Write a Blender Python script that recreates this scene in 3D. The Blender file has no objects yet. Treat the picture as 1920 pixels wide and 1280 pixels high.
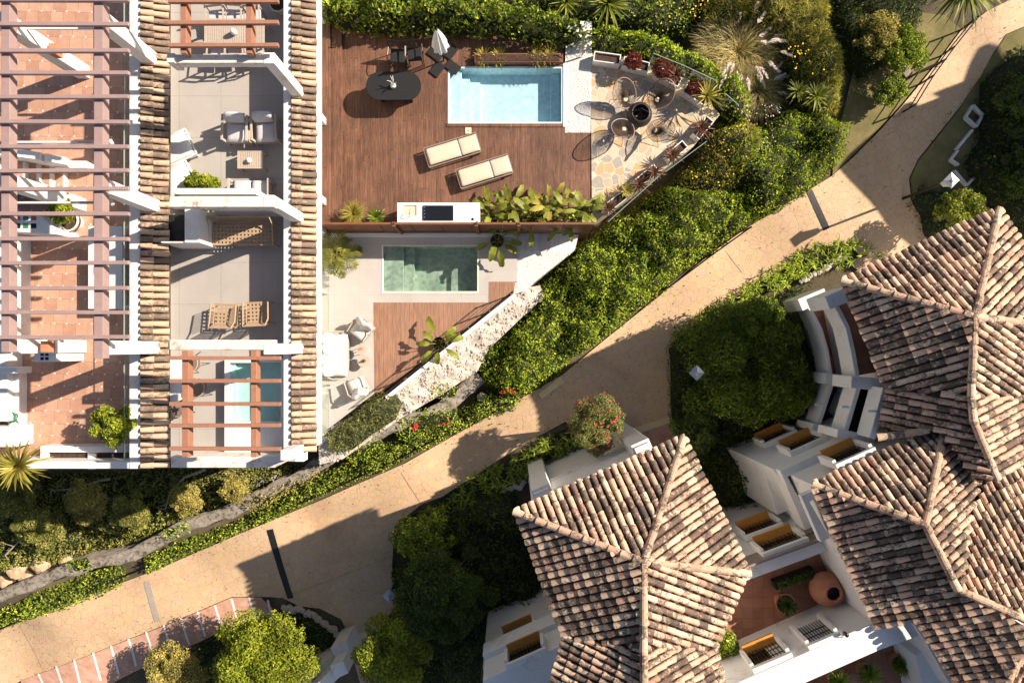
import bpy, bmesh, math, random
import numpy as np
from mathutils import Vector, Matrix, geometry
random.seed(7); RNG = np.random.default_rng(11)
R = math.radians
S = bpy.context.scene
COL = S.collection
# ---------------------------------------------------------------- camera, sky, sun, exposure
CH, FP, NX, NY = 23.7, 1280.0, 960.0, 648.0
cam = bpy.data.objects.new('camera', bpy.data.cameras.new('camera')); COL.objects.link(cam)
cam.location = (0, 0, CH); cam.rotation_euler = (0, 0, 0)
cam.data.lens = 24; cam.data.sensor_width = 36; cam.data.shift_y = 8/1920; cam.data.clip_end = 3000
S.camera = cam
SUN_AZ, SUN_EL = 21.0, 36.0      # azimuth counted from +x towards +y
w = bpy.data.worlds.new('World'); S.world = w; w.use_nodes = True
wt = w.node_tree; wt.nodes.clear()
sky = wt.nodes.new('ShaderNodeTexSky'); sky.sky_type = 'NISHITA'; sky.sun_disc = False
sky.dust_density = 1.5; sky.sun_elevation = R(SUN_EL); sky.sun_rotation = R(90-SUN_AZ)
bg = wt.nodes.new('ShaderNodeBackground'); bg.inputs[1].default_value = 0.056
wo = wt.nodes.new('ShaderNodeOutputWorld')
wt.links.new(sky.outputs[0], bg.inputs[0]); wt.links.new(bg.outputs[0], wo.inputs[0])
sl = bpy.data.lights.new('sun', 'SUN'); sl.energy = 5.0; sl.angle = R(0.5); sl.color = (1.0, 0.86, 0.70)
so = bpy.data.objects.new('sun', sl); COL.objects.link(so)
sd = Vector((math.cos(R(SUN_EL))*math.cos(R(SUN_AZ)), math.cos(R(SUN_EL))*math.sin(R(SUN_AZ)), math.sin(R(SUN_EL))))
so.rotation_euler = sd.to_track_quat('Z', 'Y').to_euler(); so.location = sd*40
S.view_settings.view_transform = 'Standard'; S.view_settings.look = 'None'
S.view_settings.exposure = 0.88; S.view_settings.gamma = 1
S.render.engine = 'CYCLES'
try:
    S.cycles.max_bounces = 6; S.cycles.diffuse_bounces = 3; S.cycles.transparent_max_bounces = 8
    S.cycles.transmission_bounces = 4; S.cycles.caustics_reflective = False; S.cycles.caustics_refractive = False
except Exception: pass

# ---------------------------------------------------------------- measuring helpers
def P(u, v, z):                       # the point at height z that the photograph shows at (u, v)
    k = (CH-z)/FP
    return Vector(((u-NX)*k, (NY-v)*k, z))
def shade_shift(dz):                  # how far a shadow falls from something dz above the ground
    L = dz/math.tan(R(SUN_EL)); return Vector((-L*math.cos(R(SUN_AZ)), -L*math.sin(R(SUN_AZ)), -dz))
GC = [(0,1235,-4.3),(350,1090,-3.7),(620,990,-3.2),(850,850,-2.7),(1130,680,-2.2),(1350,510,-1.8),(1600,330,-1.3),
 (1780,150,-.9),(1900,40,-.6),(700,300,-1.2),(900,60,-.8),(1200,30,-.8),(1500,100,-.7),(1450,250,-1.0),(1300,400,-1.4),
 (1100,560,-1.9),(1000,650,-2.2),(760,830,-2.5),(600,890,-2.7),(300,950,-2.8),(50,1000,-3.0),(200,1075,-3.8),(400,700,-2.2),
 (100,500,-2.2),(100,100,-1.4),(1400,650,-2.4),(1350,850,-3.0),(850,1100,-3.5),(950,1250,-3.9),(700,1150,-3.4),(500,1200,-3.9),
 (300,1280,-4.3),(1700,700,-2.4),(1850,250,-1.0),(1900,350,-1.3),(1750,450,-1.5),(1500,1100,-3.3),(1900,1200,-3.4),
 (1650,100,-.7),(1600,180,-.8),(1200,780,-2.5),(-300,1350,-4.8),(2300,-200,0.0),(2300,600,-1.6),(2200,1300,-3.2),(-300,700,-3),
 (-300,100,-2),(900,-300,-.2),(1600,-300,0),(900,1500,-4.5),(200,1500,-5),(1600,1500,-4.2)]
_g = np.array([list(P(*c)) for c in GC])
def gz_np(X, Y):
    X = np.asarray(X, float); Y = np.asarray(Y, float)
    out = np.zeros(X.shape); wt_ = np.zeros(X.shape)
    for gx, gy, g in _g:
        k = 1.0/((X-gx)**2+(Y-gy)**2+.6)**1.5
        out += k*g; wt_ += k
    return out/wt_
def gz(x, y): return float(gz_np(np.array([x]), np.array([y]))[0])
def G(u, v, dz=0.0):                  # pixel to the point on the terrain (plus dz)
    z = -2.0
    for _ in range(7):
        p = P(u, v, z); z = gz(p.x, p.y)+dz
    return P(u, v, z)
def onplane(u, v, a, b):              # where the line of sight meets the upright plane through a, b
    n = Vector((-(b.y-a.y), b.x-a.x)); k = n.x*(u-NX)/FP + n.y*(NY-v)/FP
    d = (n.x*a.x+n.y*a.y)/k
    return P(u, v, CH-d)
def vnoise(x, y, seed=0):             # smooth value noise 0..1 for arrays
    x = np.asarray(x, float)+37.1*seed; y = np.asarray(y, float)-91.7*seed
    xi = np.floor(x).astype(np.int64); yi = np.floor(y).astype(np.int64); fx = x-xi; fy = y-yi
    fx = fx*fx*(3-2*fx); fy = fy*fy*(3-2*fy)
    def h(a, b):
        n = (a*374761393 + b*668265263 + seed*974711) & 0x7fffffff
        n = ((n ^ (n >> 13))*1274126177) & 0x7fffffff
        return ((n ^ (n >> 16)) & 0xffff)/65535.0
    return (h(xi,yi)*(1-fx)+h(xi+1,yi)*fx)*(1-fy)+(h(xi,yi+1)*(1-fx)+h(xi+1,yi+1)*fx)*fy
def inside(X, Y, poly):
    c = np.zeros(X.shape, bool); n = len(poly)
    for i in range(n):
        x0, y0 = poly[i][0], poly[i][1]; x1, y1 = poly[(i+1) % n][0], poly[(i+1) % n][1]
        if y0 == y1: continue
        c ^= ((y0 > Y) != (y1 > Y)) & (X < (x1-x0)*(Y-y0)/(y1-y0)+x0)
    return c
def edge_dist(X, Y, poly):
    d = np.full(X.shape, 1e9); n = len(poly)
    for i in range(n):
        ax, ay = poly[i][0], poly[i][1]; bx, by = poly[(i+1) % n][0]-ax, poly[(i+1) % n][1]-ay
        L = bx*bx+by*by+1e-9; t = np.clip(((X-ax)*bx+(Y-ay)*by)/L, 0, 1)
        d = np.minimum(d, np.hypot(X-ax-t*bx, Y-ay-t*by))
    return d

# ---------------------------------------------------------------- object helpers
def link(o, parent=None):
    COL.objects.link(o)
    if parent is not None: o.parent = parent
    return o
def tag(o, label=None, cat=None, group=None, kind=None):
    if label: o['label'] = label
    if cat: o['category'] = cat
    if group: o['group'] = group
    if kind: o['kind'] = kind
    return o
def thing(name, label, cat, loc=(0,0,0), rz=0.0, group=None):
    o = link(bpy.data.objects.new(name, None)); o.location = loc; o.rotation_euler = (0, 0, rz)
    o.empty_display_size = .1
    return tag(o, label, cat, group)
def rootloc(p):
    v = Vector((0,0,0))
    while p is not None: v += p.location; p = p.parent
    return v
def npmesh(name, V, polys, mats, parent=None, smooth=False, rel=True, midx=None):
    V = np.asarray(V, float).reshape(-1, 3)
    if parent is not None and rel:
        V = V-np.array(rootloc(parent))
    me = bpy.data.meshes.new(name)
    n = len(V); me.vertices.add(n); me.vertices.foreach_set('co', V.ravel())
    if isinstance(polys, np.ndarray):
        k = polys.shape[1]; m = polys.shape[0]; li = polys.ravel(); st = np.arange(m)*k; tot = np.full(m, k)
    else:
        tot = np.array([len(p) for p in polys]); li = np.array([i for p in polys for i in p]); m = len(polys)
        st = np.concatenate([[0], np.cumsum(tot)[:-1]])
    me.loops.add(len(li)); me.loops.foreach_set('vertex_index', li.astype(np.int32))
    me.polygons.add(m); me.polygons.foreach_set('loop_start', st.astype(np.int32))
    try: me.polygons.foreach_set('loop_total', tot.astype(np.int32))
    except Exception: pass
    for mm in (mats if isinstance(mats, (list, tuple)) else [mats]): me.materials.append(mm)
    if midx is not None: me.polygons.foreach_set('material_index', np.asarray(midx, np.int32))
    me.polygons.foreach_set('use_smooth', np.full(m, bool(smooth)))
    me.update(calc_edges=True); me.validate()
    return link(bpy.data.objects.new(name, me), parent)

class MB:                             # collects shapes in world coordinates, links them as one mesh
    def __init__(s): s.v = []; s.f = []
    def add(s, vs, fs):
        o = len(s.v); s.v += [tuple(v) for v in vs]; s.f += [[i+o for i in f] for f in fs]; return s
    def prism(s, pts, z0, z1):        # pts: list of xy (any winding)
        n = len(pts); a = sum(pts[i][0]*pts[(i+1)%n][1]-pts[(i+1)%n][0]*pts[i][1] for i in range(n))
        if a < 0: pts = list(reversed(pts))
        vs = [(p[0], p[1], z0) for p in pts]+[(p[0], p[1], z1) for p in pts]
        fs = [list(range(n))[::-1], list(range(n, 2*n))]+[[i, (i+1)%n, n+(i+1)%n, n+i] for i in range(n)]
        return s.add(vs, fs)
    def box(s, x0, x1, y0, y1, z0, z1):
        return s.prism([(min(x0,x1),min(y0,y1)),(max(x0,x1),min(y0,y1)),(max(x0,x1),max(y0,y1)),(min(x0,x1),max(y0,y1))], z0, z1)
    def rbox(s, c, L, W, z0, z1, a=0, tilt=0):   # centred box turned by a
        ca, sa = math.cos(a), math.sin(a)
        pts = [(c[0]+dx*L/2*ca-dy*W/2*sa, c[1]+dx*L/2*sa+dy*W/2*ca) for dx, dy in ((-1,-1),(1,-1),(1,1),(-1,1))]
        return s.prism(pts, z0, z1)
    def hexa(s, b, t):                # bottom quad, top quad (counter-clockwise from above)
        return s.add(list(b)+list(t), [[3,2,1,0],[4,5,6,7],[0,1,5,4],[1,2,6,5],[2,3,7,6],[3,0,4,7]])
    def bar(s, a, b, w, h, up=(0,0,1)):    # rectangular bar from a to b
        a = Vector(a); b = Vector(b); d = (b-a).normalized(); u = Vector(up)
        if abs(d.dot(u)) > .98: u = Vector((1,0,0))
        r = d.cross(u).normalized(); u = r.cross(d)
        q = [(-1,-1),(1,-1),(1,1),(-1,1)]
        return s.add([a+r*(x*w/2)+u*(y*h/2) for x, y in q]+[b+r*(x*w/2)+u*(y*h/2) for x, y in q],
            [[0,1,2,3],[7,6,5,4],[4,5,1,0],[5,6,2,1],[6,7,3,2],[7,4,0,3]])
    def tube(s, pts, r, n=6, cap=True):
        pts = [Vector(p) for p in pts]; rs = r if isinstance(r, (list, tuple)) else [r]*len(pts)
        o = len(s.v); m = len(pts); prev = None
        for i, p in enumerate(pts):
            d = (pts[min(i+1, m-1)]-pts[max(i-1, 0)])
            d = d.normalized() if d.length > 1e-7 else Vector((0,0,1))
            u = prev if prev is not None else (Vector((0,0,1)) if abs(d.z) < .9 else Vector((1,0,0)))
            a = (u-d*u.dot(d)); a = a.normalized() if a.length > 1e-6 else d.orthogonal().normalized()
            prev = a; b = d.cross(a)
            for k in range(n):
                t = 2*math.pi*k/n; s.v.append(tuple(p+(a*math.cos(t)+b*math.sin(t))*rs[i]))
        for i in range(m-1):
            for k in range(n):
                s.f.append([o+i*n+k, o+i*n+(k+1)%n, o+(i+1)*n+(k+1)%n, o+(i+1)*n+k])
        if cap: s.f.append([o+k for k in range(n)][::-1]); s.f.append([o+(m-1)*n+k for k in range(n)])
        return s
    def ring(s, pts, r, n=5):         # closed tube
        pts = [Vector(p) for p in pts]; m = len(pts); o = len(s.v)
        for i in range(m):
            d = (pts[(i+1)%m]-pts[i-1]).normalized(); c = sum(pts, Vector())/m
            a = (pts[i]-c); a = (a-d*a.dot(d)).normalized(); b = d.cross(a)
            for k in range(n):
                t = 2*math.pi*k/n; s.v.append(tuple(pts[i]+(a*math.cos(t)+b*math.sin(t))*r))
        for i in range(m):
            j = (i+1)%m
            for k in range(n): s.f.append([o+i*n+k, o+i*n+(k+1)%n, o+j*n+(k+1)%n, o+j*n+k])
        return s
    def lathe(s, prof, c=(0,0,0), n=24, star=0, sn=8):   # prof: (radius, z) pairs
        o = len(s.v); c = Vector(c)
        for r, z in prof:
            for k in range(n):
                t = 2*math.pi*k/n; rr = r*(1+star*math.cos(sn*t))
                s.v.append((c.x+rr*math.cos(t), c.y+rr*math.sin(t), c.z+z))
        for i in range(len(prof)-1):
            for k in range(n): s.f.append([o+i*n+k, o+i*n+(k+1)%n, o+(i+1)*n+(k+1)%n, o+(i+1)*n+k])
        return s
    def disc(s, c, r, n=20):
        return s.add([(c[0]+r*math.cos(2*math.pi*k/n), c[1]+r*math.sin(2*math.pi*k/n), c[2]) for k in range(n)], [list(range(n))])
    def soft(s, c, L, W, z0, z1, a=0, puff=.03, n=8, m=5):   # cushion: puffed box with rounded rim
        ca, sa = math.cos(a), math.sin(a); o = len(s.v)
        H_ = z1-z0
        def pt(i, j, top):
            x = -1+2*i/n; y = -1+2*j/m
            e = max(abs(x), abs(y)); sq = 1-.04*(e**6)
            px = x*L/2*sq; py = y*W/2*sq
            bul = (1-x**4)*(1-y**4)
            z = (z1-.25*H_*(1-bul**.5)+puff*bul) if top else (z0+.15*H_*(1-bul**.5))
            return (c[0]+px*ca-py*sa, c[1]+px*sa+py*ca, z)
        vs = [pt(i, j, True) for i in range(n+1) for j in range(m+1)]+[pt(i, j, False) for i in range(n+1) for j in range(m+1)]
        k = (n+1)*(m+1); fs = []
        for i in range(n):
            for j in range(m):
                q = i*(m+1)+j; fs.append([q, q+m+1, q+m+2, q+1]); fs.append([k+q+1, k+q+m+2, k+q+m+1, k+q])
        for i in range(n):
            q = i*(m+1); fs.append([q, k+q, k+q+m+1, q+m+1]); q += m; fs.append([q, q+m+1, k+q+m+1, k+q])
        for j in range(m):
            q = j; fs.append([q, q+1, k+q+1, k+q]); q = n*(m+1)+j; fs.append([q, k+q, k+q+1, q+1])
        return s.add(vs, fs)
    def xf(s, M, start=0):            # transform everything added since index start
        for i in range(start, len(s.v)): s.v[i] = tuple(M @ Vector(s.v[i]))
        return s
    def build(s, name, mat, parent=None, bevel=0, smooth=False, label=None):
        o = npmesh(name, s.v, s.f, mat, parent, smooth)
        if bevel:
            b = o.modifiers.new('bevel', 'BEVEL'); b.width = bevel; b.segments = 2; b.limit_method = 'ANGLE'; b.angle_limit = R(40)
        if label: o['label'] = label
        return o
def prism_px(px, z0, z1): return MB().prism([tuple(P(u, v, z1))[:2] for u, v in px], z0, z1)
def copy_tree(o, parent=None):
    c = o.copy(); COL.objects.link(c); c.parent = parent
    for ch in list(o.children): copy_tree(ch, c)
    return c
def place(proto, loc, rz=0, label=None, first=[False]):
    if not proto.get('_used'):
        proto['_used'] = 1; c = proto
    else: c = copy_tree(proto)
    c.location = loc; c.rotation_euler = (0, 0, rz)
    if label: c['label'] = label
    return c
def drape(name, pts, step, zf, mats, parent=None):   # polygon (world xy) filled with a fine mesh, z from zf(X, Y)
    pts = [Vector((p[0], p[1])) for p in pts]; fine = []
    for i in range(len(pts)):
        a, b = pts[i], pts[(i+1)%len(pts)]; m = max(1, int((b-a).length/step))
        fine += [a.lerp(b, k/m) for k in range(m)]
    xs = np.array([p.x for p in fine]); ys = np.array([p.y for p in fine])
    gx, gy = np.meshgrid(np.arange(xs.min()+step*.37, xs.max(), step), np.arange(ys.min()+step*.41, ys.max(), step))
    gx = gx.ravel()+RNG.uniform(-.1, .1, gx.size)*step; gy = gy.ravel()+RNG.uniform(-.1, .1, gy.size)*step
    poly = [(p.x, p.y) for p in fine]
    k = inside(gx, gy, poly) & (edge_dist(gx, gy, poly) > step*.35); gx = gx[k]; gy = gy[k]
    n = len(fine)
    r = geometry.delaunay_2d_cdt([tuple(p) for p in fine]+list(zip(gx.tolist(), gy.tolist())), [(i, (i+1)%n) for i in range(n)], [], 1, 1e-5)
    V = np.array([tuple(v) for v in r[0]]); F = [list(f) for f in r[2]]
    z = zf(V[:,0], V[:,1])
    return npmesh(name, np.column_stack([V, z]), F, mats, parent, smooth=True)
# ---------------------------------------------------------------- materials
class NT:
    def __init__(s, name):
        s.m = bpy.data.materials.new(name); s.m.use_nodes = True; s.t = s.m.node_tree; s.t.nodes.clear()
        s.out = s.t.nodes.new('ShaderNodeOutputMaterial'); s._tc = None
    def n(s, typ, ins={}, **kw):
        x = s.t.nodes.new('ShaderNode'+typ)
        for k, v in kw.items(): setattr(x, k, v)
        for k, v in ins.items(): s.set(x.inputs[k], v)
        return x
    def set(s, sock, v):
        if hasattr(v, 'is_output') : s.t.links.new(v, sock)
        elif v is not None:
            if isinstance(v, (tuple, list)) and len(v) == 3 and sock.type == 'RGBA': v = (*v, 1)
            sock.default_value = v
    @property
    def pos(s):
        if not s._tc: s._tc = s.n('TexCoord')
        return s._tc.outputs['Object']
    @property
    def wpos(s): return s.n('NewGeometry').outputs['Position']
    def xyz(s, v=None):
        x = s.n('SeparateXYZ', {0: v or s.pos}); return x.outputs[0], x.outputs[1], x.outputs[2]
    def m_(s, op, a, b=None, c=None):
        x = s.n('Math', operation=op); s.set(x.inputs[0], a)
        if b is not None: s.set(x.inputs[1], b)
        if c is not None: s.set(x.inputs[2], c)
        return x.outputs[0]
    def noise(s, scale, detail=4, rough=.6, vec=None, dist=0):
        return s.n('TexNoise', {'Vector': vec or s.pos, 'Scale': scale, 'Detail': detail, 'Roughness': rough, 'Distortion': dist}).outputs[0]
    def ramp(s, f, stops, interp='LINEAR'):
        x = s.n('ValToRGB', {0: f}); cr = x.color_ramp; cr.interpolation = interp
        while len(cr.elements) < len(stops): cr.elements.new(.5)
        for e, (p, c) in zip(cr.elements, stops):
            e.position = p; e.color = (*c, 1) if not isinstance(c, (int, float)) else (c, c, c, 1)
        return x.outputs[0]
    def mix(s, f, a, b, mode='MIX'):
        x = s.n('Mix', data_type='RGBA', blend_type=mode); s.set(x.inputs[0], f); s.set(x.inputs[6], a); s.set(x.inputs[7], b)
        return x.outputs[2]
    def bump(s, h, strength=.3, dist=.02, normal=None):
        return s.n('Bump', {'Strength': strength, 'Distance': dist, 'Height': h, 'Normal': normal}).outputs[0]
    def pr(s, col, rough=.7, normal=None, metal=0, **kw):
        b = s.n('BsdfPrincipled', {'Base Color': col, 'Roughness': rough, 'Metallic': metal, 'Normal': normal})
        for k, v in kw.items(): s.set(b.inputs[k.replace('_', ' ')], v)
        return b.outputs[0]
    def done(s, sh): s.t.links.new(sh, s.out.inputs[0]); return s.m
    def comb(s, x, y, z=0.0): return s.n('CombineXYZ', {0: x, 1: y, 2: z}).outputs[0]
    def white(s, v): return s.n('TexWhiteNoise', {'Vector': v}, noise_dimensions='3D').outputs[0]
    def island(s): return s.n('NewGeometry').outputs['Random Per Island']
M = {}
def surf(key, c1, c2=None, scale=6, rough=.8, bump=.15, metal=0, spots=None, sp_scale=3, sp_amt=.62, dist=.01, stretch=None):
    t = NT(key); v = t.pos
    if stretch: v = t.n('Mapping', {0: v, 3: stretch}).outputs[0]
    a = t.noise(scale, 6, .65, v); col = t.ramp(a, [(.3, c1), (.7, c2 or c1)])
    if spots:
        q = t.noise(sp_scale, 8, .75, v, .6); f = t.ramp(q, [(sp_amt-.06, 0.), (sp_amt+.05, 1.)]); col = t.mix(f, col, spots)
    M[key] = t.done(t.pr(col, rough, t.bump(t.noise(scale*6, 4, .6, v), bump, dist) if bump else None, metal)); return M[key]
surf('white', (.72,.695,.665), (.77,.75,.72), 2.2, .85, .35, dist=.008, spots=(.58,.53,.47), sp_scale=1.7, sp_amt=.62)
surf('white_clean', (.74,.73,.71), (.77,.76,.74), 5, .55, .05)
surf('coping', (.66,.60,.53), (.78,.73,.67), 3, .85, .3, spots=(.36,.29,.23), sp_scale=2.6, sp_amt=.60)
surf('grey_tile_plain', (.50,.46,.43), (.55,.51,.47), 1, .7, .1)
surf('mauve_paint', (.31,.215,.205), (.36,.255,.24), 5, .55, .1)
surf('pergola_wood', (.30,.14,.085), (.38,.185,.12), 5, .6, .15, stretch=(2,2,6))
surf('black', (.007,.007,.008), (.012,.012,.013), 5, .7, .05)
surf('black_metal', (.015,.015,.016), (.022,.022,.022), 5, .35, .05, metal=.4)
surf('table_black', (.004,.005,.006), (.006,.007,.009), 12, .75, .1)
surf('cream_fabric', (.56,.48,.365), (.62,.54,.42), 9, .9, .25)
surf('white_fabric', (.58,.555,.53), (.63,.61,.58), 9, .92, .25)
surf('grey_fabric', (.50,.49,.52), (.56,.55,.58), 9, .92, .2)
surf('taupe_frame', (.22,.17,.145), (.27,.21,.18), 9, .55, .05)
surf('pale_wood', (.40,.33,.27), (.49,.41,.34), 3, .65, .2, stretch=(1,8,1))
surf('rattan', (.34,.235,.145), (.46,.33,.215), 25, .7, .3)
surf('terracotta', (.42,.16,.08), (.52,.23,.13), 5, .8, .2)
surf('clay_dark', (.30,.12,.07), (.38,.17,.10), 5, .8, .2)
surf('soil', (.035,.018,.012), (.11,.065,.045), 12, 1, .8, dist=.04)
surf('fence_brown', (.17,.062,.03), (.22,.085,.045), 4, .6, .15)
surf('marble', (.78,.765,.75), (.85,.84,.83), 2, .3, .02, spots=(.55,.53,.52), sp_scale=1.6, sp_amt=.70)
surf('ochre', (.50,.20,.028), (.58,.26,.045), 6, .75, .15)
surf('concrete', (.25,.215,.18), (.42,.37,.31), 7, .95, .9, spots=(.10,.09,.06), sp_scale=5, sp_amt=.55, dist=.04)
surf('rock_pale', (.66,.64,.61), (.78,.76,.73), 30, .85, .2)
surf('joint', (.36,.24,.15), (.42,.28,.18), 10, .9, 0)
surf('chair_wire', (.085,.05,.035), (.12,.075,.05), 10, .6, 0)
surf('copper', (.34,.19,.13), (.40,.24,.17), 10, .5, 0)
surf('fire_steel', (.035,.032,.030), (.07,.06,.055), 8, .5, .2, metal=.5)
surf('rock_white', (.54,.49,.44), (.70,.65,.60), 9, .95, 1., spots=(.36,.27,.2), sp_scale=5, sp_amt=.58, dist=.03)
surf('rock', (.42,.33,.25), (.60,.50,.40), 5, .95, .7, spots=(.2,.15,.11), dist=.03)
surf('rock_tan', (.48,.33,.21), (.58,.43,.29), 4, .95, .7, spots=(.25,.16,.1), dist=.03)
surf('bark', (.10,.07,.05), (.20,.15,.11), 18, .95, .8, dist=.02, stretch=(1,1,.3))
surf('bark_pale', (.32,.27,.22), (.42,.37,.31), 14, .95, .6)
surf('red_flower', (.60,.015,.03), (.75,.03,.06), 10, .7, 0)
surf('yellow_flower', (.80,.50,.02), (.9,.62,.05), 10, .7, 0)
surf('pink_flower', (.70,.45,.48), (.8,.6,.62), 10, .7, 0)
surf('lilac_flower', (.35,.28,.6), (.45,.38,.7), 10, .7, 0)
surf('steel', (.55,.55,.55), (.6,.6,.6), 10, .3, 0, metal=.9)
surf('stone_step', (.55,.52,.50), (.66,.63,.60), 3, .8, .2)
surf('yellow_slab', (.66,.52,.30), (.72,.59,.37), 4, .85, .2)
surf('grate_black', (.008,.008,.008), (.02,.02,.02), 30, .5, .3)
surf('patch_grey', (.30,.26,.22), (.40,.35,.30), 8, .9, .2)
surf('dark_glass', (.01,.014,.02), (.015,.02,.03), 2, .08, 0)
surf('green_plastic', (.03,.18,.08), (.05,.24,.12), 4, .4, 0)
surf('lamp_glass', (.6,.6,.6), (.7,.7,.7), 4, .25, 0)
surf('plume', (.60,.50,.42), (.74,.64,.55), 12, .95, .2)

def leafmat(key, dark, mid, bright, trans=.28, clump=1.1, rough=.5, extra=None):
    t = NT(key); r = t.island(); c = t.ramp(r, [(0, dark), (.45, mid), (.93, bright)]+([(1.0, extra)] if extra else []))
    g = t.noise(clump, 2, .5, t.wpos); g2 = t.ramp(g, [(.32, .62), (.68, 1.3)])
    c = t.mix(1.0, c, g2, 'MULTIPLY')
    b = t.pr(c, rough, None, Specular_IOR_Level=.35)
    tr = t.n('BsdfTranslucent', {0: t.mix(.35, c, (.25,.32,.02))}).outputs[0]
    x = t.n('MixShader', {0: trans}); t.set(x.inputs[1], b); t.set(x.inputs[2], tr)
    M[key] = t.done(x.outputs[0]); return M[key]
leafmat('leaf_hedge', (0.060,0.095,0.009), (0.164,0.234,0.018), (0.479,0.563,0.046), extra=(0.900,0.863,0.156))
leafmat('leaf_bright', (0.125,0.191,0.010), (0.253,0.364,0.018), (0.558,0.627,0.039))
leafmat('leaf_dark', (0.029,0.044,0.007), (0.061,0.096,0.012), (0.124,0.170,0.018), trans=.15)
leafmat('leaf_lime', (0.116,0.162,0.013), (0.232,0.284,0.018), (0.464,0.486,0.039))
leafmat('leaf_mid', (0.053,0.083,0.008), (0.113,0.166,0.015), (0.291,0.359,0.030))
leafmat('leaf_olive', (0.168,0.156,0.037), (0.337,0.300,0.077), (0.673,0.543,0.155))
leafmat('leaf_dry', (.10,.08,.04), (.20,.17,.08), (.34,.30,.15))
leafmat('leaf_fine', (0.154,0.171,0.020), (0.388,0.359,0.035), (0.773,0.630,0.070))
leafmat('leaf_grey', (0.117,0.135,0.041), (0.234,0.254,0.069), (0.390,0.389,0.124))
leafmat('leaf_litter', (.08,.05,.02), (.18,.12,.04), (.20,.20,.05), trans=.1)
leafmat('leaf_red', (.08,.012,.012), (.20,.025,.03), (.36,.05,.05))
leafmat('leaf_banana', (0.090,0.135,0.017), (0.195,0.243,0.030), (0.405,0.405,0.060), trans=.35, clump=2.5)
leafmat('leaf_palm', (0.075,0.108,0.014), (0.165,0.203,0.024), (0.360,0.365,0.060))
leafmat('leaf_palmy', (.12,.14,.02), (.22,.23,.035), (.36,.34,.07), trans=.35)
leafmat('leaf_mixed', (0.100,0.126,0.024), (0.217,0.235,0.047), (0.490,0.454,0.118), extra=(0.544,0.336,0.151), clump=1.8)
leafmat('leaf_shoot', (.10,.17,.018), (.19,.27,.03), (.34,.40,.06), trans=.35, clump=2.)
leafmat('leaf_yellow', (0.200,0.180,0.030), (0.350,0.300,0.050), (0.562,0.480,0.100))
leafmat('leaf_cordyline', (.07,.025,.02), (.14,.05,.035), (.24,.12,.07))
leafmat('grass', (0.098,0.098,0.022), (0.168,0.163,0.036), (0.280,0.247,0.072), trans=.15)
leafmat('pampas', (0.230,0.193,0.065), (0.422,0.354,0.114), (0.691,0.531,0.227), trans=.2)

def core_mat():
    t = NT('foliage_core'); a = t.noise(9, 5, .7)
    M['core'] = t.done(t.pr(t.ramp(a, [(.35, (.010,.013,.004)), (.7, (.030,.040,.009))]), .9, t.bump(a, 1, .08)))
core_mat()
def roof_mat():
    t = NT('roof_tile'); r = t.island(); p = t.wpos
    c = t.ramp(r, [(0, (.16,.10,.075)), (.10, (.34,.21,.14)), (.25, (.65,.46,.32)), (.45, (.61,.37,.26)), (.68, (.74,.57,.40)), (.85, (.52,.29,.20)), (1, (.72,.53,.38))])
    k = t.m_('FRACT', t.m_('MULTIPLY', r, 17.31))                 # how old this tile is
    n1 = t.noise(2.2, 8, .72, p, .4); n2 = t.noise(11, 9, .78, p, .5)
    f = t.m_('ADD', t.m_('MULTIPLY', n1, .5), t.m_('ADD', t.m_('MULTIPLY', n2, .95), t.m_('MULTIPLY', k, .20)))
    f = t.ramp(f, [(.80, 0.), (.885, 1.)])
    c = t.mix(t.m_('MULTIPLY', f, .88), c, t.ramp(n2, [(.4, (.022,.018,.016)), (.65, (.10,.082,.065))]))
    w_ = t.ramp(t.noise(7.3, 9, .8, p, 1.0), [(.62, 0.), (.68, 1.)]); c = t.mix(t.m_('MULTIPLY', w_, .5), c, (.62,.58,.50))
    o = t.ramp(t.noise(2.1, 6, .6, p, .5), [(.705, 0.), (.73, 1.)]); c = t.mix(t.m_('MULTIPLY', o, .7), c, (.60,.24,.04))
    M['roof_tile'] = t.done(t.pr(c, .88, t.bump(n2, .5, .02)))
    t = NT('roof_tile_ochre'); r = t.island(); p = t.wpos
    c = t.ramp(r, [(0, (.24,.16,.115)), (.2, (.52,.36,.25)), (.5, (.62,.46,.31)), (.8, (.54,.36,.26)), (1, (.66,.51,.36))])
    k = t.m_('FRACT', t.m_('MULTIPLY', r, 17.31)); n1 = t.noise(2.2, 8, .72, p, .4); n2 = t.noise(12, 9, .8, p, .6)
    f = t.m_('ADD', t.m_('MULTIPLY', n1, .5), t.m_('ADD', t.m_('MULTIPLY', n2, .95), t.m_('MULTIPLY', k, .20)))
    f = t.ramp(f, [(.80, 0.), (.89, 1.)]); c = t.mix(t.m_('MULTIPLY', f, .85), c, t.ramp(n2, [(.4, (.05,.04,.03)), (.65, (.20,.16,.12))]))
    w_ = t.ramp(t.noise(8, 9, .8, p, 1.0), [(.64, 0.), (.69, 1.)]); c = t.mix(t.m_('MULTIPLY', w_, .6), c, (.74,.68,.60))
    M['roof_tile_ochre'] = t.done(t.pr(c, .88, t.bump(n2, .5, .02)))
roof_mat(); surf('roof_bed', (.045,.026,.018), (.11,.06,.04), 8, .95, .4)

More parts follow.
